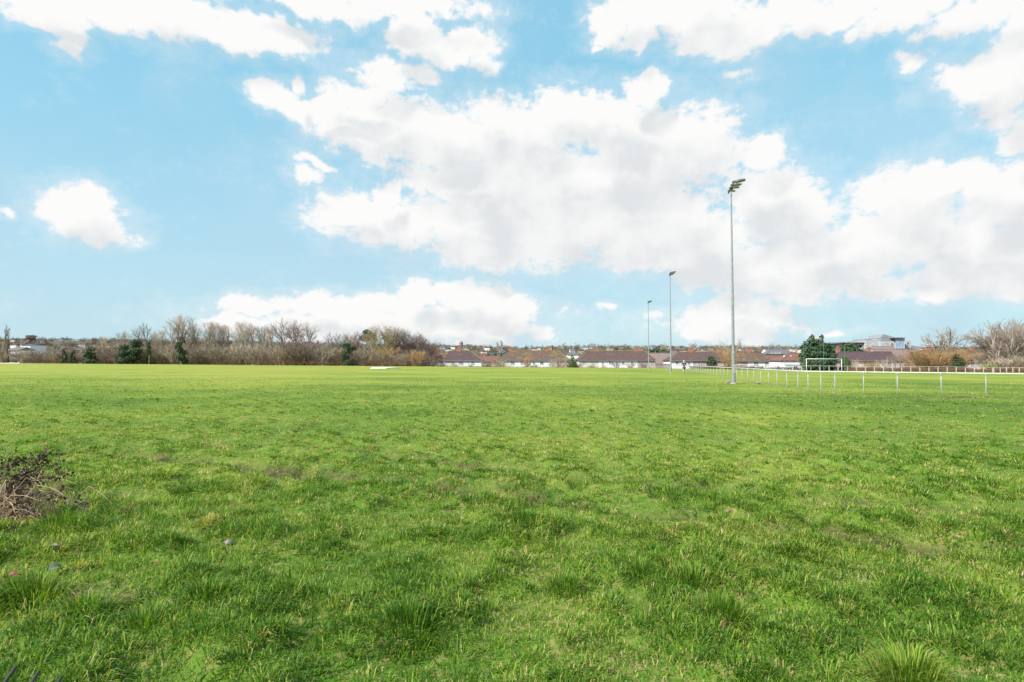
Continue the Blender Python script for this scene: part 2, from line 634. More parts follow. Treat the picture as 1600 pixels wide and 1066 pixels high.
# ------------------------------------------------------------------ grass
m_grass, t, b = new_mat('grass_blades')
geo = t.n('ShaderNodeNewGeometry')
sp = t.n('ShaderNodeSeparateXYZ')
t.l(geo.outputs['Position'], sp.inputs[0])
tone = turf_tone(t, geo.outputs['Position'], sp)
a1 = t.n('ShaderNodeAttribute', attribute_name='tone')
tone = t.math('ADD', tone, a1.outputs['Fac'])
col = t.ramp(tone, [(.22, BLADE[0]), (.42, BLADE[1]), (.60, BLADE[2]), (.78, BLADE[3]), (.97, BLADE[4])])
t.l(col, b.inputs['Base Color'])
b.inputs['Roughness'].default_value = .55
b.inputs['Specular IOR Level'].default_value = .28
tr = t.n('ShaderNodeBsdfTranslucent')
t.l(t.mix(1.0, col, (1.0, 1.0, .45), 'MULTIPLY'), tr.inputs[0])
mx = t.n('ShaderNodeMixShader')
mx.inputs[0].default_value = .45
t.l(b.outputs[0], mx.inputs[1])
t.l(tr.outputs[0], mx.inputs[2])
t.l(mx.outputs[0], m_grass.node_tree.nodes['Material Output'].inputs[0])


def blades(px, py, pz, th, h, lean, w, tone, tri=False):
    """numpy blades: base point, heading, length, lean (fraction of length laid over), half width, tone"""
    n = len(px)
    dx, dy = np.cos(th), np.sin(th)
    wa = th + PI / 2 + RNG.normal(0, .5, n)
    wx, wy = np.cos(wa) * w, np.sin(wa) * w
    up = np.sqrt(np.clip(1 - lean ** 2, .05, 1))
    B = np.stack([px, py, pz - .012], 1)
    M = np.stack([px + dx * h * lean * .42, py + dy * h * lean * .42, pz + h * (.30 + .38 * up)], 1)
    T = np.stack([px + dx * h * lean, py + dy * h * lean, pz + h * np.maximum(up * 1.0 - .05, .06)], 1)
    wv = np.stack([wx, wy, np.zeros(n)], 1)
    V = np.stack([B - wv, B + wv, M - wv * .75, M + wv * .75, T], 1)
    i0 = np.arange(n)[:, None] * 5
    L = (i0 + np.array([[0, 1, 3, 2, 2, 3, 4]])).ravel()
    st_ = (np.arange(n)[:, None] * 7 + np.array([[0, 4]])).ravel()
    return V.reshape(-1, 3), L, st_, np.repeat(tone, 5)


def pick_y(n, lo, knee, hi, frac_near):
    """distances: even density up to the knee, then thinning with the square of the distance"""
    k = int(n * frac_near)
    a = np.sqrt(RNG.uniform(lo * lo, knee * knee, k))
    c = knee * np.exp(RNG.uniform(0, 1, n - k) * math.log(hi / knee))
    return np.concatenate([a, c])


def spread(y):
    return RNG.uniform(-1, 1, len(y)) * (y * .93 + 1.5)


parts = []
# tufts
NT_ = int(TUFTS)
ty = pick_y(NT_, 2.0, 5.5, 48, .28)
tx = spread(ty)
keep = RNG.random(NT_) < (1 - .75 * wear_mask(tx, ty)) * np.clip(.16 + 1.5 * hummock(tx, ty), 0, 1) * (1 - .55 * sstep(7, 14, ty)) * (1 - .85 * sstep(14, 44, ty))
ty, tx = ty[keep], tx[keep]
NT_ = len(ty)
per = 34
rad = RNG.uniform(.03, .085, NT_) * (1 + .012 * ty)
lush = fbm(tx, ty, 1.3, 3, 40)
th_ = np.clip(.040 + .04 * (lush - .4) + RNG.normal(0, .012, NT_), .028, .10) * (1 - .40 * sstep(6.5, 12, ty)) * (1 - .5 * sstep(12, 40, ty))
left_edge = sstep(-1.2, -3.2, tx + .25 * (ty - 3)) * (1 - sstep(6, 8, ty))
th_ *= 1 + .55 * left_edge
ttone = RNG.normal(0, .14, NT_) * (1 - .6 * sstep(10, 30, ty)) - .12 * (lush - .5)
big = (RNG.random(NT_) < .09) & (ty < 7.5)
th_ = np.where(big, th_ * 1.5, th_)
rad = np.where(big, rad * 1.35, rad)
straw = (RNG.random(NT_) < .07) & (ty < 14)
ttone = np.where(straw, ttone + .30, ttone) + .08 * sstep(6, 13, ty) + .09 * sstep(13, 40, ty) + .16 * (sstep(.52, .78, vnoise(tx, ty, .9, 71)))
rm = rut_mask(tx, ty)
th_ = th_ * (1 - .6 * rm)
ttone = ttone - .16 * np.clip(rm * 2, 0, 1)  # shade of the sunken ruts put into the tuft colour
mound = RNG.uniform(.10, .50, NT_) * rad * (1 - .5 * sstep(8, 26, ty))
idx = np.repeat(np.arange(NT_), per)
n = len(idx)
ang = RNG.uniform(0, 2 * PI, n)
rr = np.sqrt(RNG.random(n)) * 1.25
bx = tx[idx] + np.cos(ang) * rr * rad[idx]
by = ty[idx] + np.sin(ang) * rr * rad[idx]
bh = th_[idx] * RNG.uniform(.55, 1.3, n)
lean = np.clip(.56 + .50 * rr + RNG.normal(0, .15, n), .10, .995)
bw = .0026 * np.maximum(1, by / 5.2) * RNG.uniform(.6, 1.5, n)
dead = RNG.random(n) < .06 + .14 * (rr > .8) + .14 * left_edge[idx]
tn = ttone[idx] + RNG.normal(.02, .12, n) + np.where(dead, RNG.uniform(.15, .45, n), 0)
parts.append(blades(bx, by, gz(bx, by) + mound[idx] * np.clip(1 - rr * rr, 0, 1), ang + RNG.normal(0, .55, n), bh, lean, bw, tn))
# short turf between the tufts
n = int(SHORT)
by = pick_y(n, 2.0, 5.5, 50, .36)
bx = spread(by)
wm_ = wear_mask(bx, by)
k = RNG.random(n) < 1 - .55 * wm_
bx, by, wm_ = bx[k], by[k], wm_[k]
n = len(bx)
bh = RNG.uniform(.016, .05, n)
lean = np.clip(RNG.normal(.86, .16, n), .1, .995)
bw = .0024 * np.maximum(1, by / 5.4) * RNG.uniform(.6, 1.4, n)
dead = RNG.random(n) < .22 + .4 * wm_ + .55 * sstep(.50, .74, vnoise(bx, by, .42, 61) * .6 + vnoise(bx, by, 1.7, 62) * .45)
tn = RNG.normal(.06, .12, n) + .30 * (vnoise(bx, by, .45, 77) - .4) + .10 * (.5 - hummock(bx, by)) + np.where(dead, .30, 0)
parts.append(blades(bx, by, gz(bx, by), RNG.uniform(0, 2 * PI, n), bh, lean, bw, tn))


def join(parts):
    vo, lo = 0, 0
    V, L, ST, TO = [], [], [], []
    for v, l, s, tn in parts:
        V.append(v); L.append(l + vo); ST.append(s + lo); TO.append(tn)
        vo += len(v); lo += len(l)
    return np.concatenate(V), np.concatenate(L), np.concatenate(ST), np.concatenate(TO)


V, L, ST, TO = join(parts)
grass = bpy.data.objects.new('grass', np_mesh('grass', V, L, ST, m_grass, {'tone': TO}))
COL.objects.link(grass)
tag(grass, 'rough tufted green grass covering the whole playing field', 'grass', kind='stuff')
del V, L, ST, TO, parts
# ------------------------------------------------------------------ shared materials
M_GALV = mat('galvanised_steel', (.21, .225, .24), (.30, .31, .325), 6, rough=.5, metal=.25, spec=.5)
M_RAIL = mat('white_painted_tube', (.58, .59, .59), (.68, .68, .67), 5, rough=.45, c3=(.46, .45, .42))
M_POSTW = mat('pale_grey_paint', (.27, .28, .31), (.36, .37, .395), 5, rough=.5, c3=(.32, .31, .29))
M_LAMPTOP = mat('weathered_lamp_case', (.075, .078, .07), (.14, .14, .125), 6, rough=.55)
M_GLASSD = mat('lamp_glass', (.10, .10, .10), (.16, .16, .16), 2, rough=.12, spec=.6)
M_DARKSTEEL = mat('dark_bracket_steel', (.07, .075, .08), (.12, .12, .12), 8, rough=.5, metal=.3)
M_CONC = mat('concrete', (.30, .29, .27), (.42, .41, .38), 4, rough=.9, bump=.3)
M_BLACK = mat('black_painted_iron', (.010, .011, .014), (.022, .023, .027), 20, rough=.42, spec=.5)
M_TIMBER = mat('weathered_timber', (.20, .17, .15), (.33, .29, .26), 5, rough=.85)
M_GOAL = mat('white_goal_paint', (.58, .58, .55), (.68, .68, .65), 4, rough=.5)
M_FARRAIL = mat('weathered_pale_rail', (.38, .34, .32), (.50, .46, .44), 3, rough=.8)
M_GREENPOLE = mat('green_painted_pole', (.05, .14, .10), (.08, .19, .14), 4, rough=.5)

# ------------------------------------------------------------------ floodlights
tower_dir = Vector((.195, .981, 0))


def floodlight(px, d, label):
    x = X(px, d, 590)
    z0 = gzf(x, d)
    root = empty('floodlight_mast', (x, d, z0), 0, label, 'floodlight', 'floodlight masts beside the rail fence')
    MB().lathe([(.24, -.3), (.24, .06), (.20, .075)], 16).build('base_plinth', M_CONC, root)
    p = MB().lathe([(.135, .075), (.135, 2.3), (.112, 2.34), (.105, 2.4), (.047, 14.1), (.045, 14.55)], 14)
    p.lathe([(.07, 13.3), (.07, 13.38)], 12).lathe([(.068, 14.0), (.068, 14.08)], 12)
    p.build('pole', M_GALV, root, smooth=False)
    hd = MB().box(-.075, .075, -.152, -.134, .75, 1.45)
    hd.build('service_door', M_POSTW, root)
    c = MB()
    e = tower_dir * 1.15
    c.tube([(-e.x, -e.y, 14.55), (e.x, e.y, 14.55)], .055, 8)
    c.box(-.11, .11, -.11, .11, 14.45, 14.62)
    c.build('crossarm', M_DARKSTEEL, root)
    side = Vector((tower_dir.y, -tower_dir.x, 0))       # towards the pitch
    for k, s in enumerate((-1.10, -.38, .26, 1.05)):
        o = tower_dir * s
        h = MB()
        prof = [(0.00, .12, .06), (.10, .20, .10), (.30, .25, .115), (.52, .24, .09), (.68, .17, .04)]
        n = 9
        vs, fs = [], []
        for (a, wd, ht) in prof:
            for j in range(n):
                u = -1 + 2 * j / (n - 1)
                vs.append((a, u * wd, .02 + ht * math.sqrt(max(0, 1 - abs(u) ** 3))))
            vs.append((a, wd, -.03)); vs.append((a, -wd, -.03))
        m = n + 2
        for i in range(len(prof) - 1):
            for j in range(m):
                fs.append((i * m + j, i * m + (j + 1) % m, (i + 1) * m + (j + 1) % m, (i + 1) * m + j))
        fs.append(tuple(range(m))); fs.append(tuple((len(prof) - 1) * m + m - 1 - j for j in range(m)))
        h.add(vs, fs)
        h.box(-.22, .04, -.09, .09, -.02, .12)
        yaw = math.atan2(side.y, side.x) + (-.12, .10, -.05, .12)[k]
        Mx = Matrix.Translation((o.x, o.y, 14.66)) @ Matrix.Rotation(yaw, 4, 'Z') @ Matrix.Rotation(R(-9 + 3 * k), 4, 'Y') @ Matrix.Scale((1.0, .84, .78, .62)[k], 4) @ Matrix.Translation((.12, 0, 0))
        head = h.xf(Mx).build('lamp_head', M_LAMPTOP, root)
        gl = MB().box(.06, .62, -.16, .16, -.052, -.034).xf(Mx)
        gl.build('lamp_glass', M_GLASSD, head)
        st = MB().tube([(o.x, o.y, 14.5), (o.x, o.y, 14.72)], .035, 6)
        st.build('bracket', M_DARKSTEEL, head)
    return root


floodlight(1146.3, 42.6, 'tallest looking grey floodlight mast beside two grey pigeons, its four lamp heads clearly visible')
floodlight(1048.5, 85, 'grey floodlight mast just behind the jogger, between two other masts')
floodlight(1013.8, 125, 'smallest looking grey floodlight mast, standing before a white terrace at the field edge')

# ------------------------------------------------------------------ near rail fence (one run of rail on many posts)
post_xy = []
dd = 31.6
while dd < 117:
    post_xy.append((9.34 + .2 * dd * 1.0 - .0 + (0), dd))
    dd += 2.2
post_xy = [((980 - 800 + 8406 / y) / 900 * y, y) for _, y in post_xy][::-1]
for (y, px) in [(30.7, 1263), (30.25, 1283), (29.95, 1305), (29.4, 1349.7), (28.9, 1402.5), (28.3, 1471), (27.7, 1541), (27.1, 1614), (26.5, 1692)]:
    post_xy.append((X(px, y, 615), y))
root = empty('rail_fence', (post_xy[-5][0], post_xy[-5][1], gzf(*post_xy[-5])), 0, 'long white tube rail on grey posts bordering the pitch and turning a corner', 'fence')
o0 = Vector(root.location)
rail = MB()
rail.tube([Vector((x, y, float(base_z(x, y)) + 1.10)) - o0 for x, y in post_xy], .028, 8)
rail.build('rail', M_RAIL, root, smooth=True)
for x, y in post_xy:
    zb = gzf(x, y)
    zt = float(base_z(x, y)) + 1.10
    q = MB().tube([Vector((x, y, zb - .3)) - o0, Vector((x, y, zt - .028)) - o0], .024, 8)
    q.tube([Vector((x, y, zt - .13)) - o0, Vector((x, y, zt - .030)) - o0], .030, 8)
    q.build('post', M_POSTW, root, smooth=True)

# ------------------------------------------------------------------ far rail fence behind the goal
far_px = []
px = 1196.0
while px < 1553:
    far_px.append(px); px += 14.2
far_px += [1553 + 9.9 * k for k in range(8)]
pts = []
for px in far_px:
    d = np.interp(px, [1190, 1260, 1420, 1640], [126, 122.5, 120, 116.5])
    pts.append((X(px, d, 578), float(d)))
ff = empty('rail_fence', (pts[9][0], pts[9][1], gzf(*pts[9])), 0, 'weathered pale rail fence on close posts behind the goal, in front of a brown hedge', 'fence')
o0 = Vector(ff.location)
q = MB()
q.tube([Vector((x, y, float(base_z(x, y)) + 1.08)) - o0 for x, y in pts], .045, 6)
q.build('rail', M_FARRAIL, ff, smooth=True)
for x, y in pts:
    zb = float(base_z(x, y))
    MB().box(x - .06 - o0.x, x + .06 - o0.x, y - .05 - o0.y, y + .05 - o0.y, zb - .3 - o0.z, zb + 1.03 - o0.z).build('post', M_FARRAIL, ff)

# ------------------------------------------------------------------ goal
gd = 115.0
gx0, gx1 = X(1260.3, gd, 578), X(1315.3, gd, 578)
gm = (gx0 + gx1) / 2
zg = gzf(gm, gd)
goal = empty('football_goal', (gm, gd, zg), 0, 'white football goal frame on the fenced pitch before a dark evergreen', 'goal')
hw = (gx1 - gx0) / 2
for s in (-1, 1):
    MB().tube([(s * hw, 0, -.3), (s * hw, 0, 2.44)], .065, 10).build('goal_post', M_GOAL, goal, smooth=True)
    MB().tube([(s * hw, .06, 2.40), (s * hw, .75, 2.36), (s * hw, 1.7, .02)], .022, 6).build('net_stay', M_GALV, goal)
MB().tube([(-hw - .065, 0, 2.44 + .06), (hw + .065, 0, 2.44 + .06)], .065, 10).build('crossbar', M_GOAL, goal, smooth=True)

# green poles that carry the ball-stop net
for k, (px, top, lab) in enumerate([(1256.6, 540.0, 'tall thin green pole beside the goal, in front of the big evergreen'),
                                    (1287.3, 539.0, 'tall thin green pole rising behind the middle of the goal crossbar'),
                                    (1319.8, 541.0, 'tall thin green pole beyond the goal, before the low rounded evergreen')]):
    d = 121.0
    x = X(px, d, 575)
    z = gzf(x, d)
    r = empty('net_pole', (x, d, z), 0, lab, 'pole', 'green net poles behind the goal')
    MB().lathe([(.055, -.3), (.055, 1.0), (.05, Z(top, d) - z)], 8).build('shaft', M_GREENPOLE, r)
    MB().tube([(0, 0, Z(top, d) - z - .12), (.0, -.22, Z(top, d) - z - .05)], .02, 6).build('hook', M_DARKSTEEL, r)

# ------------------------------------------------------------------ small bits on the field
d = 110
xa, xb = X(583.5, d, 575), X(624.8, d, 575)
zc = gzf((xa + xb) / 2, d)
M_SHEET = mat('white_plastic_sheet', (.72, .73, .70), (.82, .83, .80), 2, rough=.5)
cov = empty('pitch_cover', ((xa + xb) / 2, d, zc), 0, 'white plastic pitch cover lying rolled on the far grass below the wood', 'pitch cover')
L2 = (xb - xa) / 2
MB().tube([(-L2, -1.2, .12), (-L2 * .1, -.5, .13), (L2, .9, .12)], [.15, .16, .12], 10).build('roll', M_SHEET, cov, smooth=True)
sh = MB()
n = 12
vs, fs = [], []
for i in range(n + 1):
    u = i / n
    xx = -L2 + u * L2 * 1.15
    yy = -1.2 + u * .9
    for j in range(5):
        hgt = .11 * (1 - j / 4) + .03 + .015 * math.sin(u * 17 + j)
        vs.append((xx + j * .05, yy - .12 - j * .5, hgt + .035))
for i in range(n):
    for j in range(4):
        fs.append((i * 5 + j, i * 5 + j + 1, (i + 1) * 5 + j + 1, (i + 1) * 5 + j))
sh.add(vs, fs)
so_ = sh.build('loose_sheet', M_SHEET, cov, smooth=True)
md = so_.modifiers.new('thickness', 'SOLIDIFY'); md.thickness = .02

d = 152
xa, xb = X(-12, d, 568), X(31, d, 568)
zc = gzf((xa + xb) / 2, d)
kb = empty('concrete_kerb', ((xa + xb) / 2, d, zc), 0, 'low pale concrete kerb at the field edge below the poplars', 'kerb')
MB().box(-(xb - xa) / 2, (xb - xa) / 2, -.12, .12, -.2, .20).build('kerb_stone', mat('pale_concrete', (.55, .54, .52), (.66, .65, .63), 2), kb)


def blob(mb, c, r, n=12, m=8, seed=0, rough=0.0, M=None):
    rnd = random.Random(seed)
    vs, fs = [], []
    for i in range(m + 1):
        th = PI * i / m
        for k in range(n):
            ph = 2 * PI * k / n
            q = 1 + rnd.uniform(-rough, rough)
            p = Vector((r[0] * math.sin(th) * math.cos(ph) * q, r[1] * math.sin(th) * math.sin(ph) * q, r[2] * math.cos(th) * q))
            if M is not None: p = M @ p
            vs.append(p + Vector(c))
    for i in range(m):
        for k in range(n):
            fs.append((i * n + k, (i + 1) * n + k, (i + 1) * n + (k + 1) % n, i * n + (k + 1) % n))
    return mb.add(vs, fs)


# pigeons
M_PIG = mat('pigeon_feathers', (.17, .17, .19), (.30, .28, .29), 14, rough=.8, c3=(.10, .10, .12))
M_PIGH = mat('pigeon_head', (.13, .14, .17), (.20, .20, .24), 20, rough=.8)
M_BEAK = mat('beak_and_feet', (.35, .20, .14), (.45, .26, .18), 20)


def pigeon(px, py, rz, label, pecking):
    d = 900 * (CAM_Z + .12) / (py + 1.5 - 567.7)
    x = X(px, d, py)
    z = gzf(x, d)
    r = empty('pigeon', (x, d, z), rz, label, 'bird', 'pigeons on the grass by the floodlight')
    b_ = MB()
    tilt = -.22 if pecking else .25
    prof = [(-.24, .010, .012), (-.17, .035, .016), (-.10, .06, .045), (-.02, .082, .075), (.06, .078, .078), (.11, .055, .06), (.145, .034, .038)]
    vs, fs = [], []
    n = 12
    for a, w, h in prof:
        for k in range(n):
            an = 2 * PI * k / n
            vs.append((a * math.cos(tilt) , w * math.cos(an), .165 + a * math.sin(tilt) + h * math.sin(an)))
    for i in range(len(prof) - 1):
        for k in range(n):
            fs.append((i * n + k, i * n + (k + 1) % n, (i + 1) * n + (k + 1) % n, (i + 1) * n + k))
    fs.append(tuple(range(n))[::-1]); fs.append(tuple((len(prof) - 1) * n + k for k in range(n)))
    b_.add(vs, fs)
    hx = .20 if pecking else .155
    hz = .10 if pecking else .29
    sx_, sz_ = .13 * math.cos(tilt), .165 + .13 * math.sin(tilt)
    b_.tube([(sx_, 0, sz_), ((sx_ + hx) / 2 + .01, 0, (sz_ + hz) / 2 + .01), (hx, 0, hz)], [.036, .028, .026], 10)
    blob(b_, (hx, 0, hz), (.033, .027, .028))
    body = b_.build('body', M_PIG, r, smooth=True)
    bd = Vector((.6, 0, -.8)) if pecking else Vector((1, 0, -.15))
    MB().tube([Vector((hx, 0, hz)) + bd * .028, Vector((hx, 0, hz)) + bd * .06], [.008, .002], 6).build('beak', M_BEAK, r)
    for s in (-1, 1):
        MB().tube([(.02, s * .03, .11), (.01, s * .032, .02), (.05, s * .034, .012)], .006, 6).build('leg', M_BEAK, r)
    return r


pigeon(1138.0, 602.5, R(10), 'plump grey pigeon standing just in front of the nearest floodlight base', False)
pigeon(1184.5, 604.5, R(8), 'grey pigeon pecking the grass between the floodlight and the rail fence', True)

# stone and leaves lying on the grass
M_STONE = mat('pale_stone', (.22, .20, .175), (.33, .30, .265), 18, rough=.9, bump=.4)


def ground_d(px, py):
    d = 900 * CAM_Z / (py - 565.2 - .0075 * (px - 800))
    return X(px, d, py), d


x, d = ground_d(357, 861)
st = blob(MB(), (0, 0, .018), (.028, .023, .020), 9, 6, 3, .18).build('stone', M_STONE)
st.location = (x, d, gzf(x, d) + .010)
st.rotation_euler = (.2, .1, .6)
tag(st, 'small pale grey stone sitting in the grass', 'stone')
M_LEAFB = mat('brown_dead_leaf', (.10, .05, .028), (.17, .085, .045), 30, rough=.8)
M_LEAFR = mat('dark_red_leaf', (.16, .02, .022), (.24, .045, .04), 30, rough=.6)
M_LEAFG = mat('pale_grey_green_leaf', (.09, .13, .075), (.15, .19, .12), 30, rough=.6)


def leaf(px, py, ln, wd, m, rz, tilt, label):
    x, d = ground_d(px, py)
    q = MB()
    n = 7
    vs, fs = [], []
    for i in range(n):
        u = i / (n - 1)
        w = wd * math.sin(PI * min(max(u, .03), .97)) ** .8
        for j in (-1, 0, 1):
            vs.append((ln * (u - .5), j * w, .012 * j * j + .02 * math.sin(u * 3)))
    for i in range(n - 1):
        for j in range(2):
            fs.append((i * 3 + j, i * 3 + j + 1, (i + 1) * 3 + j + 1, (i + 1) * 3 + j))
    q.add(vs, fs)
    q.tube([(-ln * .5, 0, 0), (-ln * .72, .01, -.005)], .002, 5)
    o = q.build('dead_leaf', m)
    o.location = (x, d, gzf(x, d) + .04)
    o.rotation_euler = (tilt, -.1, rz)
    sm = o.modifiers.new('thickness', 'SOLIDIFY'); sm.thickness = .0015
    return tag(o, label, 'leaf')


leaf(662, 988, .055, .014, M_LEAFB, .1, .1, 'curled dark brown dead leaf lying flat on the grass')
leaf(20, 932, .075, .024, M_LEAFR, .4, .3, 'dark red leaf among dry grass below the bramble')
leaf(84, 879, .07, .018, M_LEAFG, .1, .2, 'pale grey green dock leaf lying flat near the long grass')
leaf(84, 905, .09, .03, M_LEAFG, .9, .5, 'broad grey green dock leaf, upright, over bare soil')
leaf(318, 843, .05, .012, M_LEAFB, 1.2, .1, 'rusty brown dead leaf near the pale stone')
leaf(1133, 1003, .06, .010, M_LEAFB, .4, .1, 'reddish brown dead leaf on trodden straw coloured grass')

# black iron railing, bent over, its bar ends poking into the picture
d = 2.05
rl = empty('bent_railing', (X(-4, d, 1100), d, gzf(X(-4, d, 1100), d)), 0, 'black iron railing bent over, three bar ends poking above the grass', 'railing')
o0 = Vector(rl.location)
lowr = []
for k, (px, py, qx, qy) in enumerate([(25, 1041, -22, 1108), (60.5, 1049, 18, 1116), (96, 1058, 56, 1122)]):
    a, b_ = at(px, py, d + .02 * k), at(qx, qy, d - .10 + .02 * k)
    MB().tube([b_ - o0, a - o0], .0062, 8).build('bar', M_BLACK, rl)
    lowr.append(b_ - o0)
e0 = lowr[0] + (lowr[0] - lowr[1]) * 1.2
e1 = lowr[2] + (lowr[2] - lowr[1]) * 1.2
MB().tube([e0, lowr[0], lowr[1], lowr[2], e1], .011, 8).build('bottom_rail', M_BLACK, rl)
for e in (e0, e1):
    MB().tube([Vector((e.x, e.y, -.25)), e], .013, 8).build('stake', M_BLACK, rl)

# ------------------------------------------------------------------ jogger
def skin_mesh(name, nodes, edges, m, parent, sub=1):
    """nodes: {key: (pos, radius)}"""
    keys = list(nodes)
    me = bpy.data.meshes.new(name)
    me.from_pydata([nodes[k][0] for k in keys], [(keys.index(a), keys.index(b)) for a, b in edges], [])
    o = bpy.data.objects.new(name, me)
    COL.objects.link(o)
    md = o.modifiers.new('skin', 'SKIN')
    md.use_smooth_shade = True
    for i, k in enumerate(keys):
        r = nodes[k][1]
        sv = me.skin_vertices[0].data[i]
        sv.radius = (r, r) if not hasattr(r, '__len__') else r
        sv.use_root = (i == 0)
    ms = o.modifiers.new('sub', 'SUBSURF')
    ms.levels = ms.render_levels = sub
    dg = bpy.context.evaluated_depsgraph_get()
    me2 = bpy.data.meshes.new_from_object(o.evaluated_get(dg))
    bpy.data.objects.remove(o)
    me2.name = name
    me2.materials.clear()
    me2.materials.append(m)
    o = bpy.data.objects.new(name, me2)
    COL.objects.link(o)
    o.parent = parent
    return o


M_SKIN = mat('skin', (.45, .27, .19), (.55, .34, .25), 9, rough=.55)
M_SHIRT = mat('dark_maroon_running_top', (.045, .018, .030), (.075, .030, .045), 8, rough=.8)
M_STRIPE = mat('pale_back_panel', (.36, .31, .33), (.44, .38, .40), 6, rough=.8)
M_SHORT = mat('navy_shorts', (.014, .018, .032), (.03, .035, .055), 8, rough=.85)
M_CAP = mat('white_cap', (.72, .70, .68), (.82, .80, .78), 8, rough=.8)
M_SHOE = mat('brown_shoes', (.16, .08, .045), (.22, .12, .06), 12, rough=.7)
d = 79.0
x = X(1069.3, d, 583)
jog = empty('person', (x, d, gzf(x, d) + .0), R(4), 'jogger in dark top, navy shorts and white cap, running beside the rail fence', 'person')
N = {
    'pel': ((0, 0, .95), (.15, .10)), 'wst': ((0, .03, 1.10), (.155, .11)), 'chs': ((0, .08, 1.30), (.185, .12)), 'shc': ((0, .10, 1.44), (.12, .08)),
    'nck': ((0, .12, 1.53), .052), 'hd0': ((0, .135, 1.62), .075), 'hd1': ((0, .145, 1.71), (.085, .095)), 'hd2': ((0, .14, 1.77), .06),
    'nos': ((0, .245, 1.665), .012), 'eaL': ((-.088, .14, 1.67), .012), 'eaR': ((.088, .14, 1.67), .012),
    'slL': ((-.21, .10, 1.42), .066), 'elL': ((-.37, -.02, 1.20), .048), 'wrL': ((-.27, .19, 1.10), .028), 'paL': ((-.245, .25, 1.11), (.035, .02)),
    'slR': ((.21, .10, 1.42), .066), 'elR': ((.36, .06, 1.19), .048), 'wrR': ((.20, .30, 1.26), .028), 'paR': ((.17, .35, 1.29), (.035, .02)),
    'hpL': ((-.09, 0, .92), .092), 'knL': ((-.11, -.03, .50), .060), 'cfL': ((-.12, -.20, .36), .052), 'anL': ((-.125, -.40, .27), .036), 'ftL': ((-.125, -.43, .16), .030),
    'hpR': ((.09, 0, .92), .092), 'knR': ((.08, .14, .50), .060), 'cfR': ((.075, .10, .33), .052), 'anR': ((.07, .06, .09), .036), 'ftR': ((.07, .21, .045), .030),
}
E = [('pel', 'wst'), ('wst', 'chs'), ('chs', 'shc'), ('shc', 'nck'), ('nck', 'hd0'), ('hd0', 'hd1'), ('hd1', 'hd2'), ('hd0', 'nos'), ('hd1', 'eaL'), ('hd1', 'eaR'),
     ('shc', 'slL'), ('slL', 'elL'), ('elL', 'wrL'), ('wrL', 'paL'), ('shc', 'slR'), ('slR', 'elR'), ('elR', 'wrR'), ('wrR', 'paR'),
     ('pel', 'hpL'), ('hpL', 'knL'), ('knL', 'cfL'), ('cfL', 'anL'), ('anL', 'ftL'), ('pel', 'hpR'), ('hpR', 'knR'), ('knR', 'cfR'), ('cfR', 'anR'), ('anR', 'ftR')]
for s, c in (('L', Vector((-.245, .25, 1.11))), ('R', Vector((.17, .35, 1.29)))):
    sg = -1 if s == 'L' else 1
    for k in range(4):
        b1 = c + Vector((-sg * .02, .045 - .004 * k, .03 - .02 * k))
        b2 = b1 + Vector((-sg * .028, .012 - .003 * k, -.004))
        N['f%s%da' % (s, k)] = (tuple(b1), .0085)
        N['f%s%db' % (s, k)] = (tuple(b2), .008)
        E += [('pa' + s, 'f%s%da' % (s, k)), ('f%s%da' % (s, k), 'f%s%db' % (s, k))]
    N['t' + s] = (tuple(c + Vector((-sg * .035, -.005, .04))), .009)
    E.append(('pa' + s, 't' + s))
body = skin_mesh('body', N, E, M_SKIN, jog, 1)
G = 1.14


def shell(keys, edges, grow=.014, over={}):
    out = {}
    for k in keys:
        p, r = N[k]
        r = tuple(v + grow for v in r) if hasattr(r, '__len__') else r + grow
        out[k] = (over.get(k, p), r)
    return out, edges


nn, ee = shell(['pel', 'wst', 'chs', 'shc', 'slL', 'elL', 'slR', 'elR'], [('pel', 'wst'), ('wst', 'chs'), ('chs', 'shc'), ('shc', 'slL'), ('slL', 'elL'), ('shc', 'slR'), ('slR', 'elR')], .016,
               {'pel': (0, .0, .90)})
shirt = skin_mesh('running_top', dict(nn, pel=((0, 0, .90), (.185, .135))), ee, M_SHIRT, jog, 1)
pn = MB()
vs, fs = [], []
for i in range(6):
    z = 1.14 + i * .036
    for j in range(5):
        u = -1 + j / 2
        vs.append((u * .032 - .03, -.135 + .075 * (i / 5) * .9 + .015 * u * u - (.012 if 1 < i < 5 else 0), z))
for i in range(5):
    for j in range(4):
        fs.append((i * 5 + j, i * 5 + j + 1, (i + 1) * 5 + j + 1, (i + 1) * 5 + j))
pn.add(vs, fs)
po = pn.build('back_panel', M_STRIPE, shirt, smooth=True)
sm = po.modifiers.new('thickness', 'SOLIDIFY'); sm.thickness = .035; sm.offset = 0
nn = {'pel': ((0, 0, .99), (.172, .125)), 'hpL': ((-.095, .0, .88), .112), 'mL': ((-.108, -.01, .66), .098), 'hpR': ((.095, .01, .88), .112), 'mR': ((.092, .08, .66), .098)}
skin_mesh('shorts', nn, [('pel', 'hpL'), ('hpL', 'mL'), ('pel', 'hpR'), ('hpR', 'mR')], M_SHORT, jog, 1)
cp = MB()
blob(cp, (0, .138, 1.735), (.098, .112, .085), 14, 8)
cp.box(-.07, .07, .22, .33, 1.715, 1.73)
cp.build('cap', M_CAP, jog, smooth=True)
for a, b_ in (('anL', 'ftL'), ('anR', 'ftR')):
    pa, pb = Vector(N[a][0]), Vector(N[b_][0])
    q = MB().tube([pa - (pb - pa) * .35 + Vector((0, 0, -.03)), pa + Vector((0, 0, -.03)), pb + Vector((0, 0, -.0)), pb + (pb - pa) * .3], [.035, .045, .042, .022], 10)
    q.build('shoe', M_SHOE, jog, smooth=True)
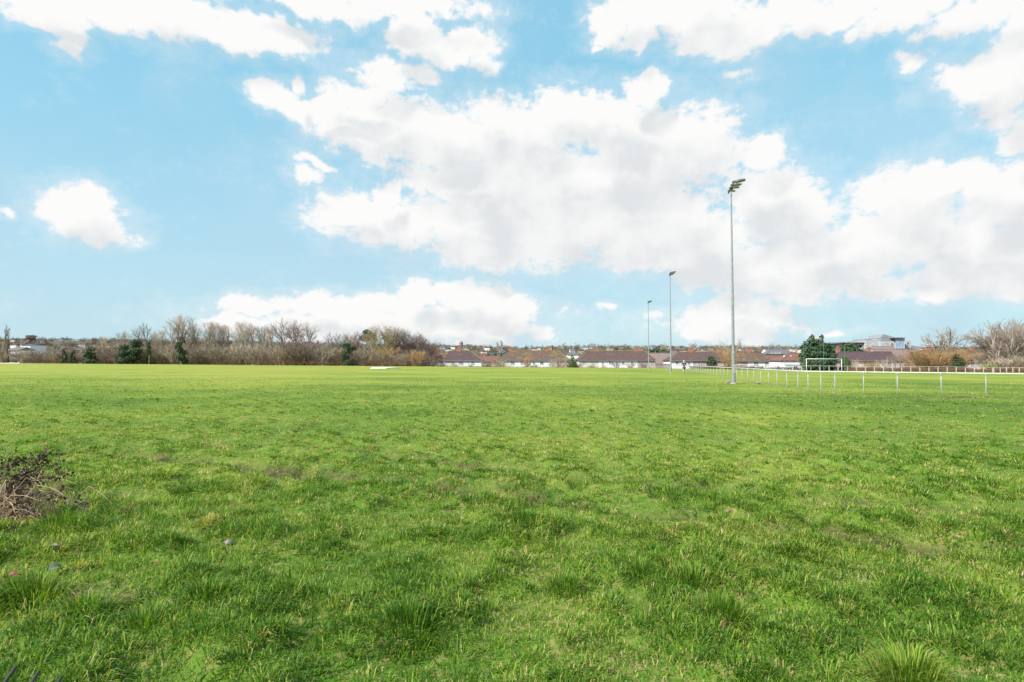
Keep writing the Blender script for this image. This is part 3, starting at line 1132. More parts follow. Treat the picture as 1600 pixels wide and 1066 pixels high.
# ------------------------------------------------------------------ houses
def roof_mat(name, c1, c2, moss, mossy=.5):
    m, t, b = new_mat(name)
    b.inputs['Roughness'].default_value = .85
    b.inputs['Specular IOR Level'].default_value = .2
    tc = t.n('ShaderNodeTexCoord')
    v = tc.outputs['Object']
    col = t.ramp(t.noise(v, 1.3, 5, .7), [(.3, c1), (.7, c2)])
    br = t.n('ShaderNodeTexBrick')
    mp = t.n('ShaderNodeMapping')
    mp.inputs['Rotation'].default_value = (PI / 2, 0, 0)
    t.l(v, mp.inputs[0])
    t.l(mp.outputs[0], br.inputs[0])
    br.inputs['Scale'].default_value = 1.0
    br.inputs['Brick Width'].default_value = .35
    br.inputs['Row Height'].default_value = .28
    br.inputs['Mortar Size'].default_value = .03
    br.inputs[1].default_value = (1, 1, 1, 1)
    br.inputs[2].default_value = (.72, .72, .72, 1)
    br.inputs[3].default_value = (.55, .55, .55, 1)
    col = t.mix(.6, col, br.outputs[0], 'MULTIPLY')
    f = t.smooth(t.noise(v, .33, 5, .65), .62 - mossy * .25, .80 - mossy * .2)
    col = t.mix(f, col, moss)
    t.l(col, b.inputs['Base Color'])
    return m


R_BROWN = roof_mat('brown_clay_tiles', (.085, .055, .053), (.15, .098, .088), (.15, .105, .06), .35)
R_PURPLE = roof_mat('plum_brown_tiles', (.075, .050, .056), (.13, .083, .086), (.15, .11, .07), .25)
R_MOSSY = roof_mat('mossy_brown_tiles', (.105, .072, .058), (.17, .115, .088), (.19, .145, .06), .6)
R_RED = roof_mat('red_clay_tiles', (.165, .085, .07), (.235, .125, .10), (.19, .13, .09), .2)
R_PINK = roof_mat('faded_pink_tiles', (.20, .145, .135), (.27, .20, .185), (.235, .175, .145), .3)
R_GREY = roof_mat('grey_slates', (.11, .115, .13), (.19, .195, .215), (.17, .16, .14), .2)
W_WHITE = mat('white_render', (.68, .69, .71), (.80, .80, .80), .9, rough=.9, c3=(.60, .60, .61))
W_CREAM = mat('cream_render', (.54, .505, .45), (.64, .60, .54), .9, rough=.9)
W_PINK = mat('pinkish_brown_render', (.38, .31, .285), (.48, .40, .365), .9, rough=.9)
W_GREY = mat('pale_grey_render', (.33, .34, .36), (.42, .43, .44), .9, rough=.9)
M_BRICK = mat('orange_brick', (.25, .13, .09), (.35, .19, .135), 3, rough=.9)
M_BRICKD = mat('brown_brick', (.25, .15, .12), (.36, .23, .18), 3, rough=.9)
M_MOSSR = mat('mossy_ridge_tiles', (.17, .13, .055), (.26, .19, .07), 1.4, rough=.9)
M_PANE = mat('dark_window_glass', (.025, .03, .035), (.06, .065, .07), 2, rough=.12, spec=.6)
M_FRAME = mat('white_window_frame', (.72, .72, .72), (.80, .80, .80), 4, rough=.5)
M_GUT = mat('grey_gutter', (.22, .22, .25), (.30, .30, .33), 3, rough=.5)
M_POT = mat('clay_pot', (.38, .20, .13), (.48, .28, .19), 5)
M_GLASSB = mat('blue_curtain_glass', (.20, .30, .40), (.38, .48, .56), .35, rough=.2, spec=.6)
M_CLAD = mat('grey_metal_cladding', (.20, .205, .22), (.27, .28, .295), .8, rough=.6)
M_CLADP = mat('pale_cladding', (.36, .37, .38), (.44, .44, .45), .8, rough=.7)
M_DOOR = mat('painted_doors', (.10, .12, .16), (.16, .17, .2), 3)


def window(x, z, w, h, yf, parent, o0, lights=2):
    f = MB()
    y0, y1 = yf - .07, yf + .03
    t_ = min(.09, w * .1)
    f.box(x - w / 2, x + w / 2, y0, y1, z + h / 2 - t_, z + h / 2)
    f.box(x - w / 2 - .06, x + w / 2 + .06, y0 - .07, y1, z - h / 2 - .06, z - h / 2 + t_)
    f.box(x - w / 2, x - w / 2 + t_, y0 + .002, y1, z - h / 2 + t_, z + h / 2 - t_)
    f.box(x + w / 2 - t_, x + w / 2, y0 + .002, y1, z - h / 2 + t_, z + h / 2 - t_)
    for k in range(1, lights):
        xm = x - w / 2 + w * k / lights
        f.box(xm - t_ * .5, xm + t_ * .5, y0 + .004, y1, z - h / 2 + t_, z + h / 2 - t_)
    f.xf(Matrix.Translation(-o0))
    fo = f.build('window', M_FRAME, parent)
    p = MB().box(x - w / 2 + t_ * .8, x + w / 2 - t_ * .8, yf - .02, yf + .02, z - h / 2 + t_ * .8, z + h / 2 - t_ * .8)
    p.xf(Matrix.Translation(-o0))
    p.build('pane', M_PANE, fo)


def chimney(x, y, z0, z1, w, parent, o0, m=None, pots=3):
    c = MB().box(x - w / 2, x + w / 2, y - .38, y + .38, z0, z1 - .12)
    c.box(x - w / 2 - .07, x + w / 2 + .07, y - .45, y + .45, z1 - .22, z1 - .10)
    for k in range(pots):
        xx = x + (k - (pots - 1) / 2) * w / max(pots, 1) * .85
        c.lathe([(.13, 0), (.11, .34), (.14, .36), (.13, .42)], 8, (xx, y, z1 - .12))
    c.xf(Matrix.Translation(-o0))
    return c.build('chimney', m or M_BRICK, parent)


def house(label, px0, px1, d, eave, ridge, walls, rmat, r0=None, r1=None, dep=8.0, chim=(), wins=(), cat='house', group=None, moss=True, drop=.6, gable_front=False, name='house', gut=True):
    """px0..px1: eaves in the photograph at distance d; r0, r1: ridge ends (None = gable end)"""
    xa, xb = X(px0, d, eave), X(px1, d, eave)
    ze = Z(eave, d)
    yr = d + dep / 2
    zr = Z(ridge, yr)
    xm = (xa + xb) / 2
    zb = float(base_z(xm, d)) - drop
    o0 = Vector((xm, d, zb + drop))
    root = empty(name, o0, 0, label, cat, group)
    ov = .38
    wa, wb = xa + ov, xb - ov
    for k, (p0, p1, m) in enumerate(walls):
        q0 = wa if p0 is None else max(wa, X(p0, d, eave))
        q1 = wb if p1 is None else min(wb, X(p1, d, eave))
        w = MB().box(q0, q1, d, d + dep, zb, ze)
        w.xf(Matrix.Translation(-o0)).build('wall', m, root)
    roof = MB()
    ra = wa - .12 if r0 is None else X(r0, yr, ridge)
    rb = wb + .12 if r1 is None else X(r1, yr, ridge)
    e0 = xa if r0 is not None else wa - .12
    e1 = xb if r1 is not None else wb + .12
    y0, y1 = d - ov, d + dep + ov
    zlo = ze - .06
    V_ = [(e0, y0, zlo), (e1, y0, zlo), (e1, y1, zlo), (e0, y1, zlo), (e0, y0, zlo + .12), (e1, y0, zlo + .12), (e1, y1, zlo + .12), (e0, y1, zlo + .12), (ra, yr, zr), (rb, yr, zr)]
    roof.add(V_, [(3, 2, 1, 0), (0, 1, 5, 4), (1, 2, 6, 5), (2, 3, 7, 6), (3, 0, 4, 7), (4, 5, 9, 8), (6, 7, 8, 9), (5, 6, 9), (7, 4, 8)])
    ro = roof.xf(Matrix.Translation(-o0)).build('roof', rmat, root)
    rd = MB().tube([Vector((ra, yr, zr)) - o0, Vector((rb, yr, zr)) - o0], .13, 6)
    if r0 is not None:
        rd.tube([Vector((ra, yr, zr)) - o0, Vector((e0, y0, zlo + .12)) - o0], .10, 6)
    if r1 is not None:
        rd.tube([Vector((rb, yr, zr)) - o0, Vector((e1, y0, zlo + .12)) - o0], .10, 6)
    rd.build('ridge_tiles', M_MOSSR if moss else rmat, ro)
    if r0 is None:
        MB().add([Vector(p) - o0 for p in [(wa - .125, d, ze), (wa - .125, d + dep, ze), (wa - .125, yr, zr - .15), (wa - .135, d, ze), (wa - .135, d + dep, ze), (wa - .135, yr, zr - .15)]],
                 [(0, 1, 2), (5, 4, 3), (0, 3, 4, 1), (1, 4, 5, 2), (2, 5, 3, 0)]).build('gable', walls[0][2], root)
    if gut:
        g_ = MB().box(e0 + .05, e1 - .05, y0 - .10, y0 - .003, zlo - .05, zlo + .07)
        g_.xf(Matrix.Translation(-o0)).build('gutter', M_GUT, root)
    for (pc, wpx, top) in chim:
        w = wpx / F * yr
        chimney(X(pc, yr, top), yr + .15, zr - 1.0, Z(top, yr), w, ro, o0, None if wpx > 3 else M_BRICK)
    for (pc, py, wpx, hpx, *li) in wins:
        window(X(pc, d, py), Z(py, d), wpx * 1.12 / F * d, hpx * 1.18 / F * d, d, root, o0, li[0] if li else 2)
    return root


# --- the front row beyond the field, from the wood towards the evergreen
house('small pair of white houses under twin red hipped roofs, half hidden by the orange shrub', 664, 694, 184, 563.8, 552.0, [(None, None, W_WHITE)], R_RED, 676, 686, 7,
      chim=[(681, 4, 548)], wins=[(670, 567, 3, 3.6), (679.5, 567, 5, 3.6, 3), (690, 568, 2.6, 3.4)], moss=False)
house('white semi detached house with plum brown hipped roof and one orange chimney', 692.5, 754, 176, 563.3, 548.5, [(None, 706, W_CREAM), (706, None, W_WHITE)], R_PURPLE, 702, 735, 8.5,
      chim=[(717.5, 5.6, 540.8)], wins=[(708, 567, 3.4, 3.2), (720.5, 567.2, 6, 3.6, 3), (738.5, 567, 4.2, 3.4)])
house('low red roofed house tucked between two white terraces', 744, 783, 214, 564.5, 556.5, [(None, None, W_PINK)], R_RED, None, None, 7, chim=[(757, 4, 553.5)], wins=[(752, 566.5, 3, 2.5)], moss=False)
house('long white terrace behind a golden bush, its mossy hipped roof with two chimneys', 776, 892, 176, 563.0, 548.0, [(None, 800, W_CREAM), (800, 866, W_WHITE), (866, None, W_PINK)], R_MOSSY, 797, 872, 8.5,
      chim=[(797.5, 6.2, 543.2), (855, 6.2, 543.2)], wins=[(801, 567.3, 5, 3.6), (815, 567.3, 3.4, 3.2), (834, 567.3, 3.4, 3.4), (846.5, 567.3, 5, 3.8), (861, 567.4, 3.2, 3.4), (872, 567.4, 3.4, 3.4)])
house('long white terrace next to the farthest mast, brown hipped roof with two orange chimneys', 902, 1026, 174, 563.0, 548.6, [(None, 935, W_CREAM), (935, 996, W_WHITE), (996, None, W_PINK)], R_BROWN, 921, 1007, 8.5,
      chim=[(933, 6.4, 543), (994.5, 6.4, 543)], wins=[(912.5, 566.5, 5, 2.6), (926, 566.5, 5, 2.6), (941.5, 567.5, 3, 3.2), (953, 566.6, 2.6, 3.6, 1), (956.6, 567.4, 2.6, 3.6, 1), (964, 567.4, 3.2, 3.4), (973.5, 567.4, 4.6, 3.4), (987.5, 567.4, 4.6, 3.4), (1004, 567.5, 3.6, 3.2), (1018, 567.4, 3, 3)])
house('house with faded pink tiled roof seen between two masts, behind a timber fence', 1010, 1062, 203, 568.0, 552.0, [(None, None, W_PINK)], R_PINK, None, None, 9, moss=False)
house('white and brown semi behind the jogger, brown hipped roof with yellow moss on its ridge', 1046.5, 1134, 168, 563.6, 550.0, [(None, 1082.5, W_WHITE), (1082.5, None, W_PINK)], R_BROWN, 1060.5, 1130, 8.5,
      chim=[(1080, 6.6, 543), (1124.5, 6, 543.2)], wins=[(1057.8, 567.3, 4.4, 3.8, 2), (1076, 567.4, 3.6, 3.4), (1092, 567.4, 4.2, 3.6), (1106, 567.3, 3.2, 3.4)])
house('white rendered house end with rusty brown hipped roof, just past the tallest mast', 1139, 1209, 168, 564.3, 550.6, [(None, 1168, W_PINK), (1168, None, W_WHITE)], R_MOSSY, 1141, 1188, 8.5,
      chim=[(1169.5, 6, 543)], wins=[(1181, 568, 6.6, 3.8, 3), (1197.5, 568, 5.4, 4.2, 3), (1157, 568, 4, 3.4)], moss=False)
house('white gabled annexe with two vent pipes beside the dark evergreen', 1221, 1247, 150, 563.8, 552.0, [(None, None, W_WHITE)], R_RED, 1233, 1246, 8, wins=[(1240.5, 567.5, 2.6, 3.4, 1)], moss=False, gut=False)
house('reddish roofed house wedged behind the white annexe', 1203, 1232, 205, 566.0, 556.5, [(None, None, W_PINK)], R_RED, None, None, 8, wins=[(1211, 568, 3, 2.6)], moss=False)
house('long terrace with dark red roof and orange end chimney, below the modern building', 1304, 1402, 150, 563.6, 550.0, [(None, 1332, W_PINK), (1332, 1374, W_CREAM), (1374, None, W_WHITE)], R_PURPLE, 1310.5, 1392, 8.5,
      chim=[(1309.8, 5, 543.8), (1357.5, 4.2, 543.6)], wins=[(1389.5, 568.2, 5, 4.4, 2), (1334, 568, 4, 4), (1352, 568, 4.4, 4), (1369, 568, 4, 4)], moss=False)
house('terrace half hidden by the orange willow, ochre mossy ridge and two chimneys', 1411, 1560, 146, 565.0, 547.4, [(None, 1440, W_GREY), (1440, None, W_WHITE)], R_MOSSY, 1436, 1537, 8.5,
      chim=[(1451, 8, 541.6), (1520.5, 8, 542)], wins=[(1420, 568.5, 3.6, 4), (1429, 569.2, 3, 4), (1519, 569.2, 4.6, 5), (1541, 569.0, 2.4, 4.6, 1), (1530, 569.2, 4, 4.6)])
house('house with dark roof behind the big bare trees', 1560, 1640, 156, 566.5, 553.5, [(None, None, W_CREAM)], R_BROWN, None, None, 8.5, wins=[(1571, 569.5, 4, 3.4), (1586, 569.5, 4, 3.4)], moss=False)
house('mauve roofed house between the long dark red terrace and the ochre one', 1374, 1452, 196, 557.8, 546.4, [(None, None, W_GREY)], R_PINK, None, None, 9, moss=False)
# second row glimpsed over the first
house('grey roofed villa with a row of white dormers on the near hillside', 1196, 1238, 330, 553.6, 546.2, [(None, None, M_BRICKD)], R_GREY, 1204, 1231, 9, wins=[(1206, 551.6, 2.2, 2.4), (1210.8, 551.6, 2.2, 2.4), (1214.8, 551.6, 2.2, 2.4), (1219, 551.6, 2.2, 2.4)], moss=False, gut=False)
house('long white house above the dormered villa', 1197, 1221, 372, 548.8, 545.9, [(None, None, W_WHITE)], R_GREY, None, None, 7, moss=False, gut=False)
house('white house with grey roof half hidden by the small conifer behind the long terraces', 886, 905, 330, 554.5, 550.4, [(None, None, W_WHITE)], R_GREY, 889, 897, 8, wins=[(893, 556, 1.6, 1.6)], moss=False, gut=False)
house('grey roofed white house higher up the slope above the small conifer', 890, 899, 470, 548.5, 545.6, [(None, None, W_WHITE)], R_GREY, None, None, 8, moss=False, gut=False)
house('bright white workshop with pale grey end wall on the slope by the poplars', 31, 49, 262, 539.0, 538.2, [(None, None, mat('bluish_white_sheeting', (.62, .68, .72), (.74, .79, .82), 1))], R_GREY, None, None, 9, moss=False, gut=False, name='workshop', cat='workshop')
house('white cottage under a pink tiled roof just past the poplars', 9.5, 31, 232, 547.2, 543.0, [(None, None, W_WHITE)], R_PINK, None, None, 8, wins=[(17, 555, 3, 3), (25, 552, 3, 3)], moss=False)
house('low white bungalow half sunk behind the hedge past the poplars', 18, 37, 205, 555.6, 553.2, [(None, None, W_WHITE)], R_GREY, None, None, 6, moss=False, gut=False)
house('white house glimpsed through the bare thicket near the ivy clad trees', 170, 187, 215, 551.5, 547.5, [(None, None, W_PINK)], R_BROWN, None, None, 7, moss=False, wins=[(176, 554.5, 2.4, 2.4)])
house('white rendered cottage glimpsed through the thicket, left of the dark shrubs', 104, 125, 230, 548.2, 544.5, [(None, None, W_WHITE)], R_GREY, None, None, 7, moss=False, wins=[(110, 551, 2.4, 2.4), (118, 551, 2.4, 2.4)])

# --- lean-to on the white annexe and garden fence
d = 148
lt = empty('garden_shed', (X(1251, d), d, float(base_z(X(1251, d), d))), 0, 'low white lean-to shed at the foot of the dark evergreen', 'shed')
o0 = Vector(lt.location)
x0, x1 = X(1220, d), X(1253, d)
MB().box(x0, x1, d - 2.6, d - .02, o0.z - .6, Z(570.5, d)).xf(Matrix.Translation(-o0)).build('wall', W_WHITE, lt)
zr = Z(570.5, d)
MB().add([Vector(p) - o0 for p in [(x0 - .2, d - 2.8, zr), (x1 + .2, d - 2.8, zr), (x1 + .2, d - .02, zr + .55), (x0 - .2, d - .02, zr + .55), (x0 - .2, d - 2.8, zr + .1), (x1 + .2, d - 2.8, zr + .1), (x1 + .2, d - .02, zr + .65), (x0 - .2, d - .02, zr + .65)]],
         [(3, 2, 1, 0), (4, 5, 6, 7), (0, 1, 5, 4), (1, 2, 6, 5), (2, 3, 7, 6), (3, 0, 4, 7)]).build('roof', M_CLADP, lt)
window(X(1243, d - 2.6), Z(573.6, d), 1.0, .7, d - 2.6, lt, o0)
for k, px in enumerate((1226.5, 1237.0)):
    x = X(px, 152, 560)
    pz = Z(563.9, 152)
    vp = MB().lathe([(.14, -.6), (.14, .75), (.22, .78), (.22, .95), (.05, 1.05)], 8).build('vent_pipe', W_WHITE)
    vp.location = (x, 152.4, pz + .35)
    tag(vp, ('white vent pipe on the annexe roof, on its mast side', 'white vent pipe on the annexe roof, next to the evergreen')[k], 'vent pipe', 'vent pipes on the white annexe')

d = 166
gf = empty('timber_fence', (X(1038, d), d, float(base_z(X(1038, d), d))), 0, 'grey timber garden fence between two masts under the pink roof', 'fence')
o0 = Vector(gf.location)
x0, x1 = X(1025.5, d, 570), X(1047, d, 570)
zt, zb = Z(568.2, d), o0.z - .5
n = 26
pl = MB()
for k in range(n):
    a = x0 + (x1 - x0) * k / n
    pl.box(a, a + (x1 - x0) / n - .03, d - .03, d + .0, zb, zt + .05 * math.sin(k * 2.3))
pl.xf(Matrix.Translation(-o0)).build('board_panel', M_TIMBER, gf)
for k in range(4):
    a = x0 + (x1 - x0) * k / 3
    MB().box(a - .06, a + .06, d + .003, d + .12, zb, zt + .1).xf(Matrix.Translation(-o0)).build('post', M_TIMBER, gf)
MB().box(x0, x1, d - .075, d - .033, zt - .30, zt - .18).xf(Matrix.Translation(-o0)).build('cross_rail', M_TIMBER, gf)

# --- modern building beyond the roofs
d = 330
mb_root = empty('modern_building', (X(1372, d), d + 10, float(base_z(X(1372, d), d + 10))), 0, 'large modern grey building with pointed roof light and blue glass corner, above the red terrace', 'building')
o0 = Vector(mb_root.location)


def pbox(name, m, p0, p1, t0, t1, dd=0.0, dep=14.0, parent=None):
    y = d + dd
    q = MB().box(X(p0, y, t0), X(p1, y, t0), y, y + dep, Z(t1, y), Z(t0, y)).xf(Matrix.Translation(-o0))
    return q.build(name, m, parent or mb_root)


pbox('wing', M_CLADP, 1316, 1352.5, 536.2, 565, 2, 18)
pbox('brick_wing', W_PINK, 1322, 1353, 537.2, 565, -1.5, 3)
pbox('flat_roof', M_CLAD, 1313, 1352.8, 534.3, 536.1, -3, 24)
pbox('wing_parapet', M_CLADP, 1324, 1350, 533.1, 534.2, 4, 10)
pbox('block', W_GREY, 1352.6, 1376, 532, 565, -4, 22)
pbox('upper_storey', M_CLAD, 1351.5, 1363, 529.6, 531.9, -2, 12)
pbox('upper_storey', M_CLADP, 1363.2, 1376, 529.9, 531.9, -1, 12)
pbox('main_block', W_GREY, 1376.2, 1399.5, 533.2, 565, -6, 24)
pbox('attic_storey', M_CLAD, 1376.2, 1399.6, 528.3, 533.0, -5, 20)
gl = pbox('glass_corner', M_GLASSB, 1399.8, 1413.6, 528.6, 545, -7, 20)
for k in range(4):
    pbox('mullion', M_CLADP, 1399.6 + 4.5 * k, 1400.1 + 4.5 * k, 528.7, 545, -7.15, .14, gl)
pbox('lower_floor', M_CLADP, 1399.8, 1413.6, 545.1, 565, -6.8, 20)
pbox('roof_slab', M_CLAD, 1395, 1415.2, 527.4, 528.2, -8.2, 26)
pbox('end_block', M_CLADP, 1415.4, 1423.4, 532.3, 565, -3, 12)
pbox('low_wing', M_CLADP, 1423.6, 1442, 545.2, 565, 0, 14)
pbox('low_wing_roof', M_CLAD, 1424, 1440, 541.6, 545.0, 2, 10)
y = d - 4
pk = MB()
pz = [(1376.6, 528.1), (1379.6, 522.2), (1381.8, 522.6), (1400.5, 527.9)]
va = [Vector((X(p, y, q), y, Z(q, y))) for p, q in pz] + [Vector((X(p, y, q), y + 13, Z(q, y) - (.0 if i in (0, 3) else .4))) for i, (p, q) in enumerate(pz)]
pk.add(va, [(0, 1, 2, 3), (7, 6, 5, 4), (0, 4, 5, 1), (1, 5, 6, 2), (2, 6, 7, 3), (3, 7, 4, 0)]).xf(Matrix.Translation(-o0)).build('pointed_roof_light', M_CLAD, mb_root)
for (pc, py, w, h) in [(1367.5, 538, 3.4, 1.6), (1356.5, 538.6, 2.6, 1.5), (1381.5, 535.6, 2.6, 1.8), (1385.8, 537.4, 4, 2.6), (1378.5, 538, 2, 1.6), (1392, 536, 2, 2.6), (1395.5, 535.5, 1.4, 2.6)]:
    window(X(pc, d - 6, py), Z(py, d - 6), w / F * d, h / F * d, d - (4.05 if pc < 1376 else 6.05), mb_root, o0, 3)
for (pc, py, w, h) in [(1349.5, 540.2, 3.6, 2.4), (1334, 546.8, 5, 3.2), (1345, 546.6, 7, 3.4)]:
    window(X(pc, d - 1.6, py), Z(py, d - 1.6), w / F * d, h / F * d, d - 1.55, mb_root, o0, 4)
window(X(1418.5, d - 3, 537), Z(537, d - 3), 1.2, 1.5, d - 3.05, mb_root, o0, 1)
rd_ = house('brick block with a long ribbon of pale windows below the modern building', 1357, 1402, 262, 548.8, 541.5, [(None, None, M_BRICKD)], R_PINK, 1362, 1396, 8, chim=[(1394, 2.2, 536.5)],
            wins=[(1386, 547.6 + 3.0, 24, 2.0, 7)], moss=False, gut=False)

# --- domed tower and white houses on the skyline
d = 900
tw = empty('stone_tower', (X(720.5, d), d, float(base_z(X(720.5, d), d))), 0, 'brown stone tower with rounded top on the skyline above the orange chimney', 'tower')
o0 = Vector(tw.location)
ztop = Z(533.2, d) - o0.z
MB().lathe([(2.9, -2), (2.9, ztop - 4.0), (3.2, ztop - 3.8), (3.2, ztop - 3.2)], 12).build('shaft', mat('brown_stone', (.20, .15, .13), (.29, .23, .20), .5), tw)
MB().lathe([(3.0, ztop - 3.2), (2.7, ztop - 1.8), (1.8, ztop - .6), (.3, ztop)], 12).build('dome', mat('lead_dome', (.16, .16, .17), (.22, .22, .23), .5), tw)
for k, (p0, p1, e, r_, w) in enumerate([(690, 702, 545.3, 543.2, W_GREY), (703, 714, 545.6, 543.6, W_WHITE), (722, 733, 543.6, 540.0, W_WHITE)]):
    house(('low pale house on the skyline, farthest from the stone tower on its wood side', 'low white house on the skyline close beside the stone tower, wood side', 'white house with grey roof on the skyline next to the stone tower')[k],
          p0, p1, 880 + 8 * k, e, r_, [(None, None, w)], R_GREY, None, None, 9, moss=False, gut=False, drop=4, group='houses on the skyline by the tower')

# --- houses strewn over the far hillside
protos = []
HLAB = ['small white house with brown roof far off on the hillside', 'small pale house with grey roof far off on the hillside', 'small brown brick house with mossy roof far off on the hillside', 'small cream house with plum roof far off on the hillside']
HM = [(W_WHITE, R_BROWN, M_BRICKD), (W_GREY, R_GREY, M_BRICKD), (M_BRICKD, R_MOSSY, M_BRICKD), (W_CREAM, R_PURPLE, M_BRICKD)]
for k in range(4):
    w, r_, c_ = HM[k]
    root = empty('hillside_house', (0, 0, 0), 0, HLAB[k], 'house', 'small houses far off on the hillside, ' + ['white under brown', 'pale under grey', 'brick under moss', 'cream under plum'][k])
    hw_ = (5.5, 4.6, 6.2, 5.0)[k]
    MB().box(-hw_, hw_, -4, 4, -3, 5.0).build('wall', w, root)
    q = MB()
    q.add([(-hw_ - .4, -4.4, 4.95), (hw_ + .4, -4.4, 4.95), (hw_ + .4, 4.4, 4.95), (-hw_ - .4, 4.4, 4.95), (-hw_ + 2.5 * (k % 2), 0, 8.0), (hw_ - 2.5 * (k % 2), 0, 8.0)],
          [(3, 2, 1, 0), (0, 1, 5, 4), (2, 3, 4, 5), (1, 2, 5), (3, 0, 4)])
    ro = q.build('roof', r_, root)
    MB().box(-hw_ * .5 - .6, -hw_ * .5 + .6, -.5, .5, 6.6, 9.2).build('chimney', c_, ro)
    protos.append(root)
rnd = random.Random(5)
spots = []
tries = 0
while len(spots) < 96 and tries < 5000:
    tries += 1
    px = rnd.choice([rnd.uniform(0, 215), rnd.uniform(690, 1260), rnd.uniform(690, 1260), rnd.uniform(1000, 1250)])
    d = rnd.uniform(520, 960)
    x = X(px, d, 545)
    if any(abs(x - a) < 15 and abs(d - b_) < 22 for a, b_ in spots): continue
    spots.append((x, d))
for i, (x, d) in enumerate(spots):
    k = i % 4
    o = protos[k] if i < 4 else copy_tree(protos[k])
    o.location = (x, d, float(base_z(x, d)))
    o.rotation_euler = (0, 0, rnd.choice([0, 0, .3, -.35, PI / 2 + .2]))
    s = rnd.uniform(.62, .9)
    o.scale = (s, s, s * rnd.uniform(.85, 1))
# ------------------------------------------------------------------ bare trees
def bark(name, c1, c2):
    return mat(name, c1, c2, 1.2, rough=.9, spec=.15, obj_rand=.22, detail=3)


B_GREY = bark('grey_brown_bark', (.24, .20, .165), (.36, .30, .25))
B_TWIG = bark('tan_twigs', (.34, .27, .195), (.46, .38, .285))
B_PALE = bark('pale_bark', (.28, .25, .19), (.40, .36, .28))
B_RED = bark('purple_brown_twigs', (.20, .145, .12), (.29, .215, .18))
B_DARK = bark('dark_twigs', (.07, .055, .048), (.12, .095, .08))  # darkest brown of the twig tones, for low hedges
B_ORANGE = bark('orange_willow_twigs', (.32, .19, .09), (.44, .28, .14))
B_OLIVE = bark('olive_twigs', (.25, .205, .115), (.36, .30, .18))
B_RUST = bark('rusty_hedge_twigs', (.15, .085, .06), (.23, .135, .095))


def leaf_mat(name, c1, c2):
    m, t, b = new_mat(name)
    b.inputs['Roughness'].default_value = .6
    b.inputs['Specular IOR Level'].default_value = .25
    geo = t.n('ShaderNodeNewGeometry')
    tc = t.n('ShaderNodeTexCoord')
    oi = t.n('ShaderNodeObjectInfo')
    f = t.math('ADD', t.math('MULTIPLY', geo.outputs['Random Per Island'], .5), t.math('MULTIPLY', t.noise(tc.outputs['Object'], .8, 3), .55))
    col = t.ramp(f, [(.25, c1), (.8, c2)])
    hv = t.n('ShaderNodeHueSaturation')
    t.l(t.math('MULTIPLY_ADD', oi.outputs['Random'], .3, .85), hv.inputs['Value'])
    t.l(col, hv.inputs['Color'])
    t.l(hv.outputs[0], b.inputs['Base Color'])
    return m


L_EVER = leaf_mat('dark_evergreen_leaves', (.018, .045, .018), (.065, .11, .045))
L_CONIF = leaf_mat('conifer_sprays', (.022, .055, .030), (.075, .12, .06))
L_IVY = leaf_mat('ivy_leaves', (.012, .035, .014), (.05, .085, .035))
L_LIGHT = leaf_mat('mid_green_leaves', (.04, .08, .025), (.12, .16, .05))
L_BLUE = leaf_mat('bluish_conifer', (.035, .075, .075), (.09, .14, .13))


ENV = [None]


def inside(p):
    if ENV[0] is None: return True
    cz, rx, rz = ENV[0]
    return (p.x * p.x + p.y * p.y) / (rx * rx) + ((p.z - cz) / rz) ** 2 < 1


def grow(rnd, mbs, p, dirv, length, rad, lvl, spec):
    """a limb and everything on it. spec[lvl] = (children, length ratio, angle, wander, up, segments)"""
    nch, ratio, angle, wander, up, seg = spec[lvl][:6]
    if lvl >= 1 and not inside(p): return
    if lvl >= 1 and not inside(p + dirv.normalized() * length * .8):
        if lvl >= 3: return
        length *= .55
    pts, rads = [p.copy()], [rad]
    dcur = dirv.normalized()
    for i in range(seg):
        dcur = (dcur + Vector((rnd.gauss(0, wander), rnd.gauss(0, wander), rnd.gauss(0, wander) + up))).normalized()
        pts.append(pts[-1] + dcur * (length / seg))
        rads.append(max(rad * (1 - .62 * (i + 1) / seg), .009))
    last = lvl == len(spec) - 1
    if last: rads[-1] = .006
    mbs[0 if lvl <= 1 else 1].tube(pts, rads, 7 if lvl == 0 else (5 if lvl == 1 else 3), cap=False)
    if last: return
    lo = spec[lvl][6] if len(spec[lvl]) > 6 else .3
    for k in range(nch):
        u = lo + (1 - lo) * (k + rnd.random()) / nch
        f = u * seg
        i = min(int(f), seg - 1)
        q = pts[i].lerp(pts[i + 1], f - i)
        axis = (pts[i + 1] - pts[i]).normalized()
        side = axis.orthogonal().normalized()
        side.rotate(Matrix.Rotation(rnd.uniform(0, 2 * PI), 3, axis))
        a = angle * rnd.uniform(.7, 1.25)
        dn = axis * math.cos(a) + side * math.sin(a)
        grow(rnd, mbs, q, dn, length * ratio * rnd.uniform(.7, 1.2) * (1.15 - .45 * u), max(rads[i] * rnd.uniform(.45, .7), .011), lvl + 1, spec)


